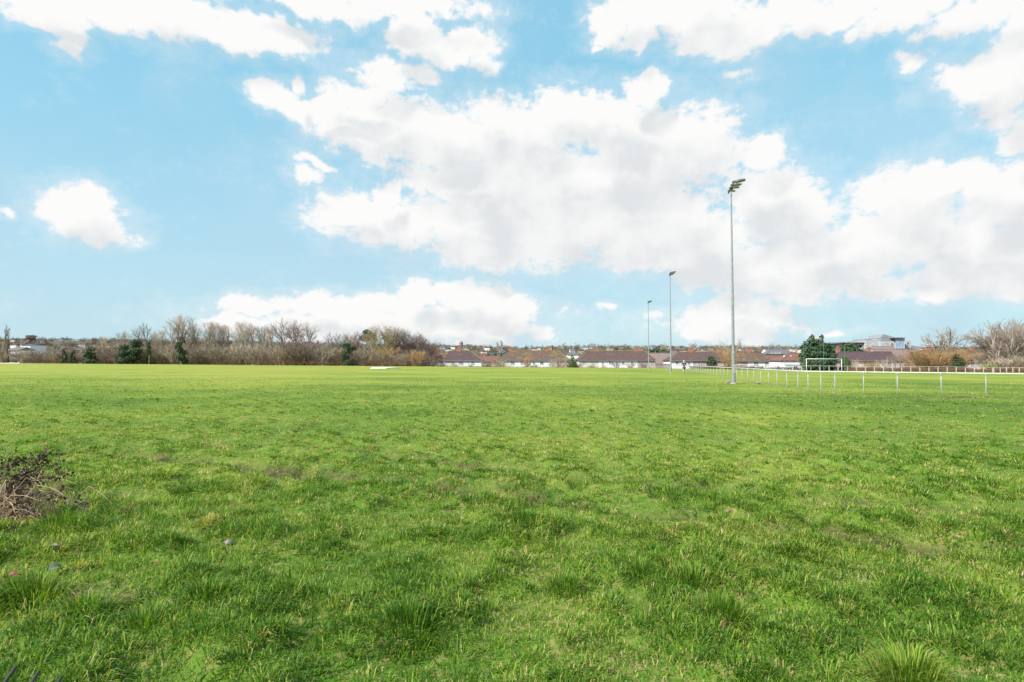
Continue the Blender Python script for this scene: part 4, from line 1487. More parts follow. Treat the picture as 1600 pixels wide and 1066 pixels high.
def bare_proto(name, seed, stems, spec, H, rad, lean, mt, mtw, dome=None):
    rnd = random.Random(seed)
    # a rounded crown: nothing grows past an egg of this centre height, radius and half height (in units of H)
    ENV[0] = (dome[0] * H, dome[1] * H, dome[2] * H) if dome else None
    mbs = (MB(), MB())
    for s in range(stems):
        a = 2 * PI * s / stems + rnd.uniform(-.5, .5)
        l = lean * rnd.uniform(.5, 1.2) if stems > 1 else .04
        off = Vector((math.cos(a), math.sin(a), 0)) * (.12 * stems ** .5 if stems > 1 else 0) * rnd.random()
        grow(rnd, mbs, off + Vector((0, 0, -.3)), Vector((math.cos(a) * l, math.sin(a) * l, 1)), H * rnd.uniform(.85, 1.05), rad, 0, spec)
    hmax = float(np.percentile(np.array([p[2] for p in mbs[1].v]), 98.5))
    root = empty(name, (0, 0, 0))
    tr_ = mbs[0].build('trunk', mt, root)
    cr = mbs[1].build('crown', mtw, root)
    return root, hmax


SP_OAK = [(8, .62, .85, .07, .05, 5, .35), (8, .55, .75, .12, .04, 4, .25), (8, .50, .75, .15, .03, 3, .2), (7, .55, .7, .18, .02, 2)]
SP_TALL = [(10, .60, .50, .035, .03, 6, .36), (9, .48, .62, .09, .04, 4, .25), (8, .52, .7, .13, .03, 3, .2), (7, .55, .65, .16, .02, 2)]
SP_FAN = [(9, .78, .58, .05, .02, 5, .45), (9, .48, .65, .10, .04, 4, .28), (8, .50, .7, .13, .03, 3, .2), (7, .55, .65, .16, .02, 2)]
SP_POPLAR = [(26, .20, .34, .02, .02, 8, .12), (8, .5, .35, .06, .10, 3, .2), (5, .5, .4, .1, .08, 2)]
SP_SHRUB = [(8, .45, .55, .09, .06, 4, .2), (7, .5, .6, .13, .05, 3, .2), (5, .55, .6, .15, .04, 2)]
SP_WILLOW = [(12, .5, .50, .06, .03, 4, .15), (11, .6, .5, .10, -.04, 3, .15), (7, .75, .45, .12, -.08, 3)]
SP_THIN = [(9, .40, .5, .04, .04, 5, .35), (6, .5, .55, .1, .06, 3, .2), (5, .55, .6, .13, .05, 2)]

T = {}
T['oak'] = [bare_proto('bare_tree', 21, 1, SP_FAN, 6.4, .28, 0, B_GREY, B_GREY, (.98,.60,.58)), bare_proto('bare_tree', 22, 2, SP_FAN, 6.6, .22, .24, B_GREY, B_GREY, (.98,.66,.58))]
T['open'] = [bare_proto('bare_tree', 23, 2, SP_OAK, 7.2, .26, .30, B_GREY, B_GREY, (.98,.68,.56)), bare_proto('bare_tree', 24, 1, SP_OAK, 6.6, .28, 0, B_GREY, B_GREY, (1.0,.66,.55))]
T['big'] = [bare_proto('bare_tree', 25, 4, SP_FAN, 6.4, .22, .42, B_GREY, B_RED, (.92,.80,.60)), bare_proto('bare_tree', 26, 3, SP_FAN, 6.8, .24, .36, B_GREY, B_GREY, (.95,.72,.60))]
T['tall'] = [bare_proto('bare_tree', 31, 1, SP_TALL, 10.5, .24, 0, B_GREY, B_TWIG, (.80,.36,.46)), bare_proto('bare_tree', 32, 2, SP_TALL, 10.0, .19, .14, B_GREY, B_TWIG, (.80,.40,.46)), bare_proto('bare_tree', 33, 3, SP_TALL, 9.6, .15, .16, B_PALE, B_TWIG, (.80,.42,.46))]
T['thin'] = [bare_proto('bare_tree', 41, 1, SP_THIN, 8, .11, 0, B_PALE, B_TWIG), bare_proto('bare_tree', 42, 2, SP_THIN, 7.6, .09, .2, B_PALE, B_PALE)]
T['mauve'] = [bare_proto('bare_tree', 45, 2, SP_FAN, 6.4, .20, .22, B_RED, B_RED, (.98,.62,.56)), bare_proto('bare_tree', 46, 3, SP_FAN, 7.0, .15, .25, B_RED, B_RED, (.94,.58,.56))]
T['poplar'] = [bare_proto('poplar_tree', 51, 1, SP_POPLAR, 14, .22, 0, B_RED, B_RED)]
T['olive'] = [bare_proto('bare_tree', 55, 5, SP_TALL, 9.5, .16, .22, B_OLIVE, B_OLIVE, (.80,.46,.48))]
T['shrub'] = [bare_proto('bare_shrub', 60 + k, 9, SP_SHRUB, 3.2, .045, .55, B_TWIG, (B_TWIG, B_GREY, B_OLIVE)[k]) for k in range(3)]
T['shrubred'] = [bare_proto('bare_shrub', 70, 9, SP_SHRUB, 3.0, .04, .5, B_RED, B_RED)]
T['shrubrust'] = [bare_proto('bare_shrub', 71, 10, SP_SHRUB, 3.0, .04, .6, B_RUST, B_RUST)]
T['willow'] = [bare_proto('willow_shrub', 75, 20, SP_WILLOW, 3.2, .05, .75, B_OLIVE, B_ORANGE)]
T['willowup'] = [bare_proto('willow_shrub', 76, 14, SP_SHRUB, 3.2, .04, .38, B_ORANGE, B_ORANGE)]
used = set()
CROWD = 'bare trees of the wood along the field edge'


def plant(kind, px, top, d, label=None, cat=None, group=None, wide=1.0, var=0, rz=None, base=None):
    protos_ = T[kind]
    root, hm = protos_[var % len(protos_)]
    x = X(px, d, 565)
    z = float(base_z(x, d)) if base is None else base
    o = root if root.name not in used else copy_tree(root)
    used.add(o.name); used.add(root.name)
    s = (Z(top, d) - z) / hm
    o.location = (x, d, z)
    o.rotation_euler = (0, 0, random.uniform(0, 2 * PI) if rz is None else rz)
    o.scale = (s * wide, s * wide, s)
    for key in ('label', 'category', 'group'):
        if key in o.keys(): del o[key]
    tag(o, label, cat or ('shrub' if 'shrub' in o.name else 'tree'), group)
    return o


# --- leafy things: leaves spread through a volume made of several lobes
def foliage(rnd, lobes, n, size, up=.3, flat=1.0, hollow=.35):
    mb = MB()
    vol = [l[3] * l[4] * l[5] for l in lobes]
    tot = sum(vol)
    for (cx, cy, cz, rx, ry, rz_), v in zip(lobes, vol):
        for _ in range(int(n * v / tot)):
            while True:
                u = Vector((rnd.uniform(-1, 1), rnd.uniform(-1, 1), rnd.uniform(-1, 1)))
                if hollow < u.length < 1: break
            u *= 1 + rnd.gauss(0, .07)
            p = Vector((cx + u.x * rx, cy + u.y * ry, cz + u.z * rz_))
            out = (u.normalized() + Vector((0, 0, up)) + Vector((rnd.gauss(0, .45), rnd.gauss(0, .45), rnd.gauss(0, .45)))).normalized()
            s = size * rnd.uniform(.6, 1.4)
            a = out.orthogonal().normalized()
            a.rotate(Matrix.Rotation(rnd.uniform(0, 2 * PI), 3, out))
            b_ = out.cross(a)
            # a small pointed spray of two faces
            tip = p + a * s
            l1, l2 = p + b_ * s * .42 * flat + a * s * .35, p - b_ * s * .42 * flat + a * s * .35
            mb.add([p, l1, tip, l2, (p + tip) / 2 + out * s * .22], [(0, 1, 4), (1, 2, 4), (2, 3, 4), (3, 0, 4)])
    return mb


def leafy(name, seed, lobes, n, size, m, trunk_h, trunk_r, label, cat, px, d, top, group=None, up=.3, mt=None, wide=1.0, base=None, bark_m=None):
    rnd = random.Random(seed)
    hm = max(l[2] + l[5] for l in lobes)
    x = X(px, d, 565)
    z = float(base_z(x, d)) if base is None else base
    root = empty(name, (x, d, z), 0, label, cat, group)
    MB().tube([(0, 0, -.4), (.05, 0, trunk_h * .5), (0, .05, trunk_h)], [trunk_r, trunk_r * .8, trunk_r * .3], 8).build('trunk', bark_m or B_GREY, root)
    foliage(rnd, lobes, n, size, up).build('crown', m, root)
    s = (Z(top, d) - z) / hm
    root.scale = (s * wide, s * wide, s)
    return root


def ivy_on(tree, h0, h1, r, n, seed):
    """ivy sleeve on a trunk, in the tree's own units"""
    rnd = random.Random(seed)
    lobes = []
    k = 6
    for i in range(k):
        u = i / (k - 1)
        lobes.append((rnd.uniform(-.3, .3) * r, rnd.uniform(-.3, .3) * r, h0 + (h1 - h0) * u, r * rnd.uniform(.6, 1.1) * (1.05 - .35 * u), r * rnd.uniform(.6, 1.1), (h1 - h0) / k * .9))
    foliage(rnd, lobes, n, .26, .2).build('ivy', L_IVY, tree)


# tall trees of the wood, read along the skyline
tall = [
    ('tall', 0, 166, 525, 174, 1.0, 'first thin bare tree to rise over the thicket at the poplar end'),
    ('tall', 1, 192, 519, 178, 1.0, 'bare tree standing over the broad ivy clad shrub'),
    ('oak', 0, 229, 507, 176, 1.05, 'grey round headed bare tree just past the broad ivy clad shrub, on its goal side'),
    ('tall', 2, 250, 517, 172, .95, 'lower bare tree between the round headed one and the tallest tree'),
    ('tall', 0, 266, 505, 178, 1.0, 'slim bare tree leaning against the tallest tree of the wood'),
    ('tall', 1, 283, 494, 172, 1.15, 'tallest bare tree of the wood, thick black ivy round its trunk'),
    ('oak', 1, 302, 507, 179, .9, 'bare tree close behind the tallest one'),
    ('tall', 2, 327, 504, 172, 1.1, 'broad bare tree with several pale stems, next to the tallest one'),
    ('tall', 1, 344, 507, 176, 1.0, 'bare tree with crown merging into its pale stemmed neighbour'),
    ('thin', 0, 336, 520, 169, 1.0, 'slender pale stemmed bare tree in front of the broad one'),
    ('tall', 0, 359, 511, 175, .8, 'narrow bare tree in the middle of the wood'),
    ('tall', 2, 379, 504, 173, 1.0, 'bare tree with upright brush like crown in the middle of the wood'),
    ('tall', 0, 396, 512, 178, .9, 'narrow bare tree just after the brush crowned one'),
    ('tall', 1, 411, 510, 174, 1.0, 'bare tree with forked top, between brush crowned and seed hung trees'),
    ('tall', 0, 427, 511, 172, .9, 'bare tree with ivy on its leaning trunk, beside the seed hung tree'),
    ('mauve', 0, 452, 499.5, 170, 1.0, 'dark wide bare tree hung with brown seed clusters'),
    ('mauve', 0, 473, 503, 175, .95, 'second trunk of dark bare tree rising behind the seed hung one'),
    ('thin', 1, 499, 531, 176, 1.2, 'small faint bare tree in the low gap of the wood'),
    ('oak', 0, 524, 520, 172, 1.0, 'low spreading pale bare tree after the gap in the wood'),
    ('oak', 1, 541, 523, 180, 1.0, 'bare tree behind the dark holly in the wood'),
    ('mauve', 1, 556, 520, 176, 1.1, 'purple brown bare tree next to the dark pine top'),
    ('thin', 0, 572, 528, 168, 1.0, 'white stemmed bare tree in front of the pine'),
    ('olive', 0, 594, 510.5, 172, 1.2, 'big olive brown tree with many upright stems, highest at the house end of the wood'),
    ('mauve', 1, 613, 512, 176, 1.15, 'purple brown tree shouldering the big olive one'),
    ('mauve', 0, 627, 515, 178, 1.1, 'mauve bare tree on the slope of the crown line towards the houses'),
    ('mauve', 1, 640, 518, 180, 1.1, 'mauve bare tree, next to last before the red roofs'),
    ('mauve', 1, 652, 526, 176, 1.2, 'lower mauve bare tree above the round orange shrub'),
    ('mauve', 0, 668, 533, 186, 1.2, 'last and lowest bare tree of the wood, behind the red roofs'),
]
for k, (kind, v, px, top, d, wd, lab) in enumerate(tall):
    o = plant(kind, px, top, d, lab, 'tree', CROWD, wd, v)
    if px == 283: ivy_on(o, 3.0, 6.6, .75, 1500, 3); ivy_on(o, .3, 3.2, .5, 500, 4)
    if px == 427: ivy_on(o, 1.0, 6.0, .35, 500, 5)
    if px == 229: ivy_on(o, .2, 4.6, .42, 600, 6)
    if px == 336: ivy_on(o, .2, 5.0, .22, 300, 7)
    if px == 250: ivy_on(o, .2, 3.4, .35, 300, 8)
    if px == 411: ivy_on(o, .2, 2.6, .4, 300, 9)
plant('poplar', 2.5, 507, 160, 'narrow upright poplar at the picture edge, tallest of the two', 'tree', 'poplars', 1.2, 0)
p2 = plant('poplar', 12.5, 512, 163, 'narrow upright poplar, shorter one of the two', 'tree', 'poplars', 1.0, 0)
ivy_on(p2, .2, 2.5, .5, 200, 10)

# evergreen and ivy-smothered shapes in the wood
IV = [('broad ivy smothered shrub, dark green and ragged, near the poplar end of the wood', 204, 168, 529, 3.4, 6.4, 2600),
      ('dark green ivy covered stump with open twigs, before the brown thicket', 144, 167, 542, 2.2, 4.2, 900),
      ('thin dark ivy column, first of two close together', 100, 167, 546, 1.0, 4.0, 380),
      ('thin dark ivy column, second of two close together', 114, 167.5, 547, .9, 4.0, 360),
      ('dark ivy column under the round headed bare tree', 233, 166.5, 534, 1.1, 6.0, 700),
      ('dark holly with a rounded head in the lower part of the wood', 541, 167, 535.5, 2.4, 5.6, 1100),
      ('dark ivy column at the foot of the tallest tree', 283, 166, 533, 1.7, 5.6, 900)]
for k, (lab, px, d, top, rr, h, n) in enumerate(IV):
    d = 162.6 if px < 250 else 160.2
    rnd = random.Random(100 + k)
    lobes = []
    for j in range(7):
        u = (j + .5) / 7
        lobes.append((rnd.uniform(-.5, .5) * rr, rnd.uniform(-.5, .5) * rr, h * (.08 + .84 * u), rr * rnd.uniform(.4, .75) * (1.1 - .5 * u), rr * rnd.uniform(.4, .7), h * .13))
    leafy('ivy_bush', 200 + k, lobes, n, .34, L_IVY, h * .9, .16, lab, 'shrub', px, d, top, 'dark evergreen bushes in the wood')
leafy('pine_tree', 15, [(-.6, 0, 8.6, 1.5, 1.2, .9), (.9, .3, 9.4, 1.6, 1.2, .8), (.1, -.3, 10.2, 1.2, 1.0, .7), (1.6, 0, 8.2, 1.0, 1.0, .6)], 1100, .36, L_EVER, 9.6, .2, 'dark flat topped pine rising beside the big olive tree', 'tree', 573, 176, 515, 'dark evergreen trees')

# the brown thicket under and in front of the trees
TH = 'bare brown shrub of the thicket under the tall trees'
rnd = random.Random(9)
px = -8.0
while px < 668:
    low = np.interp(px, [0, 60, 130, 210, 300, 420, 470, 520, 600, 668], [556, 552, 546, 541, 543, 544, 537, 548, 548, 556])
    for row in range(2):
        d = 165.5 + row * 6 + rnd.uniform(-1.5, 2.0)
        top = low + rnd.uniform(-5, 6) - row * 4
        kind = rnd.choice(['shrub', 'shrub', 'shrub', 'shrubred'])
        plant(kind, px + rnd.uniform(-3, 3), top, d, TH, 'shrub', TH, rnd.uniform(1.0, 1.4), rnd.randrange(3))
    if 90 < px < 640:
        plant('thin', px + rnd.uniform(-5, 5), low - rnd.uniform(0, 7), 171 + rnd.uniform(0, 9), 'thin bare sapling inside the brown thicket', 'tree', 'thin saplings in the thicket', rnd.uniform(.9, 1.3), rnd.randrange(2))
    px += 9.0
# low bramble fringe at the foot of the wood
px = -6.0
while px < 664:
    plant('shrubrust', px + rnd.uniform(-3, 3), 561.0 + px * .0062 + rnd.uniform(-1.5, 1.5), 163.5 + rnd.uniform(-.4, .6) - (4 if px > 330 else 0), 'low rusty brown bramble along the foot of the wood', 'shrub', 'low brambles along the foot of the wood', rnd.uniform(1.6, 2.4), 0)
    px += 14.0
plant('willowup', 602, 541, 166, 'pale orange twiggy shrub under the big olive tree', 'shrub', 'orange shrubs by the wood', 1.0)
plant('willowup', 649, 547.5, 163, 'round orange brown shrub with short dark stem near the red roofs', 'shrub', 'orange shrubs by the wood', 1.15)
plant('thin', 574, 536, 166.5, 'crooked white stemmed sapling below the pine', 'tree', None, 1.0, 1)

# gardens between the field and the front row of houses
GD = [('shrub', 0, 776, 560.0, 163, 1.6, 'spreading brown garden shrub between white semi and long terrace'), ('shrubred', 0, 762, 564, 163, 1.8, 'low purple brown garden shrub at the corner of the white semi'),
      ('shrub', 2, 786, 562, 164, 1.4, 'olive brown garden shrub at the end of the long terrace'), ('willowup', 0, 823, 557.5, 164, .9, 'golden upright twiggy bush before the long terrace'),
      ('shrubred', 0, 711, 567.5, 163, 1.8, 'low brown shrub under the white semi'), ('shrubrust', 0, 692, 569, 163, 2.0, 'low rusty shrub beneath the twin red roofs'),
      ('shrub', 1, 735, 568, 164, 1.6, 'grey brown low shrub before the white semi window'), ('shrub', 1, 875, 558, 164, 1.3, 'tall bare bush between the long terraces, next to the small conifer'),
      ('shrub', 0, 862, 562, 163, 1.3, 'brown bush at the end of the mossy terrace'), ('shrubrust', 0, 900, 566, 163, 1.8, 'low rusty shrub at the foot of the small conifer'),
      ('shrub', 0, 944, 569, 163, 1.7, 'low brown shrub before the second terrace, nearest the small conifer'), ('shrubred', 0, 963, 565.5, 163, 1.2, 'rounded purple brown bush before the second terrace'),
      ('shrub', 1, 985, 566, 163, 1.8, 'broad grey bush before the second terrace'), ('shrubred', 0, 1005, 566.5, 163, 1.2, 'purple brown bush beside the farthest mast'),
      ('shrubrust', 0, 926, 570, 163, 2.0, 'low hedge like rusty shrub before the second terrace'), ('shrubrust', 0, 835, 569.5, 163, 2.0, 'low rusty shrub before the mossy terrace'),
      ('shrubrust', 0, 1100, 570, 152, 2.2, 'low rusty shrub behind the rails near the jogger'), ('shrub', 0, 1128, 568.5, 150, 2.0, 'brown shrub behind the rails before the tallest mast'),
      ('willowup', 0, 1139, 543.5, 152, .75, 'tall rust orange tree right against the tallest mast'), ('shrub', 2, 1165, 570.5, 150, 2.0, 'olive low shrub behind the rails past the tallest mast'),
      ('shrubred', 0, 1190, 571.5, 150, 2.4, 'low dark bush beneath the white rendered house end'), ('shrubrust', 0, 1209, 571.5, 150, 1.8, 'low rusty bush beside the white lean-to shed'),
      ('thin', 1, 1133, 532, 240, 1.6, 'pale branched bare tree rising behind the brown roofs by the tallest mast'),
      ('shrub', 2, 1296, 566, 136, 1.2, 'small olive bush under the evergreen behind the goal'), ('shrub', 0, 1337, 562.0, 134, 1.1, 'bare garden tree right of the goal before pink wall'),
      ('willowup', 0, 1361, 564.0, 133, 1.6, 'wide golden brown bush before the dark red terrace'), ('shrub', 1, 1381, 560, 134, .8, 'thin grey bush against the white wall'),
      ('mauve', 0, 1402, 551, 136, 1.1, 'bare garden tree at the end of the dark red terrace'), ('willowup', 0, 1413, 566.5, 132, 1.4, 'small yellow brown bush behind the far rails'),
      ('shrubred', 0, 1390, 566, 135, 1.1, 'purple brown bush at the white wall of the dark red terrace'),
      ('thin', 0, 1506, 553, 131, 1.4, 'slender bare tree beside the willow'), ('thin', 1, 1524, 556, 130, 1.2, 'pale forked sapling before the white wall'),
      ('thin', 0, 1497, 558, 132, 1.2, 'thin sapling between the willow and white wall'),
      ('shrub', 0, 1560, 560, 128, 1.8, 'broad brown thicket below the big bare trees'), ('shrubred', 0, 1584, 556, 128, 1.7, 'purple brown thicket below the big bare trees'),
      ('shrub', 2, 1604, 554, 127, 1.7, 'olive thicket at the picture edge below the big bare trees'), ('shrubrust', 0, 1574, 566, 125, 2.2, 'low rusty scrub under the big bare trees')]
for (kind, v, px, top, d, wd, lab) in GD:
    plant(kind, px, top, d, lab, None, 'garden shrubs and saplings before the houses', wd, v)

plant('willow', 1452, 547.5, 133, 'large dome of orange willow twigs before the ochre terrace, larger mound', 'shrub', 'orange willow mounds', 1.45, 0)
plant('willow', 1478, 550, 136, 'orange willow mound merging into the larger one, next to the dark spire bush', 'shrub', 'orange willow mounds', 1.35, 0)
plant('open', 1469, 513.5, 190, 'lone bare tree with open crown rising behind the ochre ridge', 'tree', None, 1.0, 0)
plant('open', 1483, 512.5, 194, 'bare tree crown twinned with the lone one behind the ochre ridge', 'tree', None, .95, 1)
plant('big', 1566, 504.5, 137, 'great spreading bare tree with many grey limbs', 'tree', 'big bare trees', 1.0, 0, rz=.5)
plant('big', 1599, 501.0, 140, 'great bare tree cut off by the picture edge', 'tree', 'big bare trees', 1.0, 1, rz=2.2)
plant('big', 1585, 512, 146, 'great bare tree standing between and behind the other two', 'tree', 'big bare trees', .95, 1, rz=4.0)

# evergreens on the right
rnd = random.Random(33)
lobes = []
for (cx, top, r0_) in [(-1.2, 8.6, 2.3), (.9, 8.3, 2.4), (-2.6, 7.2, 1.6), (2.6, 6.4, 1.9), (0, 5.5, 3.0)]:
    n = 8
    for j in range(n):
        u = (j + .5) / n
        rr = r0_ * min(1.0, 1.55 * (1 - u) ** .75 + .08)
        lobes.append((cx * (.85 + .2 * u) + rnd.uniform(-.25, .25), rnd.uniform(-.8, .8), .5 + (top - .9) * u, rr, rr * .85, .75))
leafy('evergreen_tree', 34, lobes, 15000, .42, L_CONIF, 7.5, .3, 'big dark evergreen with three blunt tops behind the goal', 'tree', 1277.5, 131, 521.5, None, .55, wide=1.0)
leafy('evergreen_tree', 35, [(-1.5, 0, 3.2, 1.9, 1.6, 1.6), (1.0, .2, 3.6, 2.0, 1.6, 1.7), (2.8, 0, 2.8, 1.5, 1.4, 1.3), (0, 0, 2.0, 2.8, 1.8, 1.6)], 3600, .42, L_EVER, 3.5, .2, 'low rounded evergreen above the red ridge beside the modern building', 'tree', 1317, 165, 535.8, None, .4)
leafy('evergreen_tree', 36, [(0, 0, 1.4, 1.3, 1.1, 1.3), (.2, 0, 2.5, 1.0, .9, 1.0), (-.2, 0, 3.2, .6, .6, .7)], 1400, .30, L_LIGHT, 3, .1, 'mid green rounded garden bush at the goal post', 'shrub', 1321, 134, 557, None, .4)
leafy('conifer_bush', 37, [(0, 0, .7, 1.5, 1.3, .6), (0, 0, 1.5, 1.15, 1.0, .6), (0, 0, 2.3, .8, .7, .6), (0, 0, 3.0, .45, .4, .6)], 1300, .26, L_LIGHT, 2.8, .1, 'small pointed green conifer between the two long terraces', 'shrub', 894.5, 163, 554.5, None, .3)
leafy('conifer_bush', 38, [(0, 0, 1.2, 1.3, 1.1, 1.1), (.1, 0, 2.3, 1.1, .9, .9), (-.3, 0, 3.2, .6, .6, .7), (.5, 0, .7, 1.4, 1.0, .6)], 1500, .28, L_EVER, 3, .1, 'dark green spire bush at the end of the orange willow', 'shrub', 1496.5, 128.3, 552.5, None, .3)
leafy('evergreen_bush', 39, [(0, 0, 1.2, 1.0, .9, 1.1), (.1, 0, 2.2, .9, .8, .9), (0, 0, 3.0, .6, .5, .6)], 1000, .28, L_EVER, 3, .1, 'dark green bush against the brown wall past the jogger', 'shrub', 1111.5, 158, 555.5, None, .3)
leafy('evergreen_bush', 40, [(0, 0, .7, 1.3, .9, .6), (.9, 0, .6, .8, .7, .5)], 500, .22, leaf_mat('yellow_green_leaves', (.16, .19, .03), (.30, .31, .07)), 1, .06, 'yellow green bush beside the white wall under the big bare trees', 'shrub', 1548, 129, 567, None, .3)
leafy('evergreen_tree', 41, [(-2, 0, 3.5, 2.6, 2, 2.4), (2.2, 0, 4.2, 2.4, 2, 2.4), (0, 0, 2, 3.6, 2, 2)], 1500, .6, L_BLUE, 4, .2, 'blue green conifer behind the mossy terrace chimney', 'tree', 780, 330, 546.8, None, .3)
for k, (px, top, w_) in enumerate([(1012, 544.2, 1.0), (1027, 544.0, .9)]):
    leafy('evergreen_tree', 42 + k, [(-1, 0, 3, 2.2, 2, 1.8), (1, 0, 3.6, 1.8, 1.6, 1.6), (0, 0, 1.8, 2.6, 2, 1.6)], 1100, .5, L_EVER, 3.6, .2,
          ('dark evergreen above the pink roof, next to the farthest mast', 'dark evergreen above the pink roof, nearer the middle mast')[k], 'tree', px, 260, top, 'evergreens above the pink roof', .3, wide=w_)

# hedges: twigs woven through a long box
def hedge(label, px0, px1, d0, d1, top, depth, n, m, seed):
    rnd = random.Random(seed)
    xa, xb = X(px0, d0, 575), X(px1, d1, 575)
    mb = MB()
    o0 = Vector(((xa + xb) / 2, (d0 + d1) / 2, float(base_z((xa + xb) / 2, (d0 + d1) / 2))))
    for _ in range(n):
        u = rnd.random()
        x, y = xa + (xb - xa) * u, d0 + (d1 - d0) * u
        zb = float(base_z(x, y))
        h = (Z(top[0] + (top[1] - top[0]) * u, y) - zb) * (.85 + .3 * vnoise(np.array([x]), np.array([y]), 1.6, seed)[0])
        y += rnd.uniform(0, depth)
        z0 = zb + h * rnd.uniform(-.05, .8)
        p = Vector((x, y, z0)) - o0
        dr = Vector((rnd.gauss(0, .5), rnd.gauss(0, .5), rnd.uniform(.3, 1))).normalized()
        ln = min(h * rnd.uniform(.25, .5), max((zb + h * 1.03 - z0) / max(dr.z, .2), .08))
        mid = p + dr * ln * .5 + Vector((rnd.gauss(0, .04), 0, rnd.gauss(0, .04)))
        mb.tube([p, mid, p + dr * ln], [.022, .018, .006], 3, cap=False)
    o = mb.build('hedge', m)
    o.location = o0
    return tag(o, label, 'hedge')


hedge('long rusty brown hedge behind the far rail fence', 1325, 1625, 126.5, 120.0, (573.8, 576.2), 1.2, 9500, B_RUST, 3)
hedge('dark brown low hedge below the mossy terrace and the white semi', 668, 905, 162, 162, (571.3, 572.8), 1.0, 2600, B_RUST, 4)
hedge('thin brown hedge below the second terrace', 905, 1024, 162, 162, (573.2, 574.0), 1.0, 1000, B_RUST, 6)
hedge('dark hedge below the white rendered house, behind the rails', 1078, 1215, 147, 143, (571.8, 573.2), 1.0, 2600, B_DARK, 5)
hedge('dark hedge under the big evergreen', 1216, 1322, 134, 131, (573.5, 573.8), 1.0, 2200, B_DARK, 7)

# ------------------------------------------------------------------ trees on the hillside
m_hill, t, b = new_mat('hillside_twigs')
b.inputs['Roughness'].default_value = .95
b.inputs['Specular IOR Level'].default_value = .05
a1 = t.n('ShaderNodeAttribute', attribute_name='tone')
t.l(t.ramp(a1.outputs['Fac'], [(0, (.035, .055, .030)), (.18, (.06, .075, .04)), (.25, (.11, .085, .062)), (.6, (.165, .125, .095)), (.85, (.20, .15, .11)), (1.0, (.23, .20, .13))]), b.inputs['Base Color'])


def clump_cloud(name, label, pts, per, rng):
    """pts: rows of x, y, z, radius, height, tone"""
    n = len(pts)
    idx = np.repeat(np.arange(n), per)
    m = len(idx)
    u = rng.normal(size=(m, 3))
    u /= np.linalg.norm(u, axis=1)[:, None]
    u *= (rng.random(m) ** .4)[:, None] * (1 + rng.normal(0, .10, m))[:, None]
    r, h = pts[idx, 3], pts[idx, 4]
    c = np.stack([pts[idx, 0] + u[:, 0] * r, pts[idx, 1] + u[:, 1] * r, pts[idx, 2] + h * .55 + u[:, 2] * h * .48], 1)
    sz = r * rng.uniform(.10, .26, m)
    a = rng.normal(size=(m, 3)); a[:, 2] = np.abs(a[:, 2]) * 1.6
    a /= np.linalg.norm(a, axis=1)[:, None]
    bb = np.cross(a, rng.normal(size=(m, 3)))
    bb /= np.linalg.norm(bb, axis=1)[:, None]
    V = np.stack([c + bb * sz[:, None] * .5, c - bb * sz[:, None] * .5, c + a * sz[:, None] * 1.7], 1).reshape(-1, 3)
    tone = np.repeat(np.clip(pts[idx, 5] + rng.normal(0, .07, m), 0, 1), 3)
    o = bpy.data.objects.new(name, np_mesh(name, V, np.arange(m * 3), np.arange(m) * 3, m_hill, {'tone': tone}))
    COL.objects.link(o)
    return tag(o, label, 'trees', kind='stuff')


rng = np.random.default_rng(3)
n = 5600
d = np.sqrt(rng.uniform(420 ** 2, 1210 ** 2, n))
az_ = rng.uniform(-.98, .98, n)
x = az_ * d
keep = np.ones(n, bool)
hx = np.array(spots)
for k in range(n):
    # keep the houses' faces clear of trees standing directly before them
    dx_ = np.abs(hx[:, 0] / hx[:, 1] - az_[k])
    if np.any((dx_ < 6.0 / hx[:, 1]) & (d[k] < hx[:, 1] + 4) & (d[k] > hx[:, 1] - 45)) and rng.random() < .6: keep[k] = False
x, d = x[keep], d[keep]
n = len(x)
hgt = rng.uniform(3.0, 7.0, n) * np.where(rng.random(n) < .08, 1.45, 1)
tone = np.where(rng.random(n) < .14, rng.uniform(0, .18, n), rng.uniform(.3, 1.0, n))
pts = np.stack([x, d, base_z(x, d), hgt * rng.uniform(.45, .75, n), hgt, tone], 1)
clump_cloud('hillside_trees', 'far off bare and evergreen trees covering the hillside behind the houses', pts, 46, rng)
# back gardens between the first row of houses and the hill
n = 420
d = rng.uniform(205, 430, n)
az_ = rng.uniform(-.98, .98, n)
x = az_ * d
hgt = rng.uniform(2.2, 5.2, n)
tone = np.where(rng.random(n) < .16, rng.uniform(0, .18, n), rng.uniform(.3, 1.0, n))
pts = np.stack([x, d, base_z(x, d), hgt * rng.uniform(.45, .75, n), hgt, tone], 1)
clump_cloud('garden_undergrowth', 'brown winter trees and bushes filling the back gardens beyond the front houses', pts, 90, rng)

# skyline trees one can pick out
def far_tree(px, top, w, d, tone, label, name='hilltop_tree', bottom=None):
    x = X(px, d, top)
    z0 = float(base_z(x, d))
    zt = Z(top, d)
    r = w / F * d / 2
    root = empty(name, (x, d, z0), 0, label, 'tree', 'single trees on the skyline')
    rnd = random.Random(int(px * 7))
    zb = z0 + (zt - z0) * .25 if bottom is None else Z(bottom, d)
    lobes = [(rnd.uniform(-.35, .35) * r, 0, (zb + (zt - zb) * u) - z0, r * rnd.uniform(.55, .8) * (1.15 - .6 * u if tone != 'dome' else .7 + .5 * u), r * .6, (zt - zb) * .22) for u in (.2, .4, .6, .8)]
    m = {'ever': L_EVER, 'brown': B_RED, 'tan': B_TWIG, 'dome': B_RED, 'olive': B_OLIVE}[tone]
    foliage(rnd, lobes, 700, r * .15, .5, .6, .15).build('crown', m, root)
    MB().tube([(0, 0, -1), (0, 0, (zt - z0) * .7)], [r * .10, r * .04], 6).build('trunk', B_GREY, root)


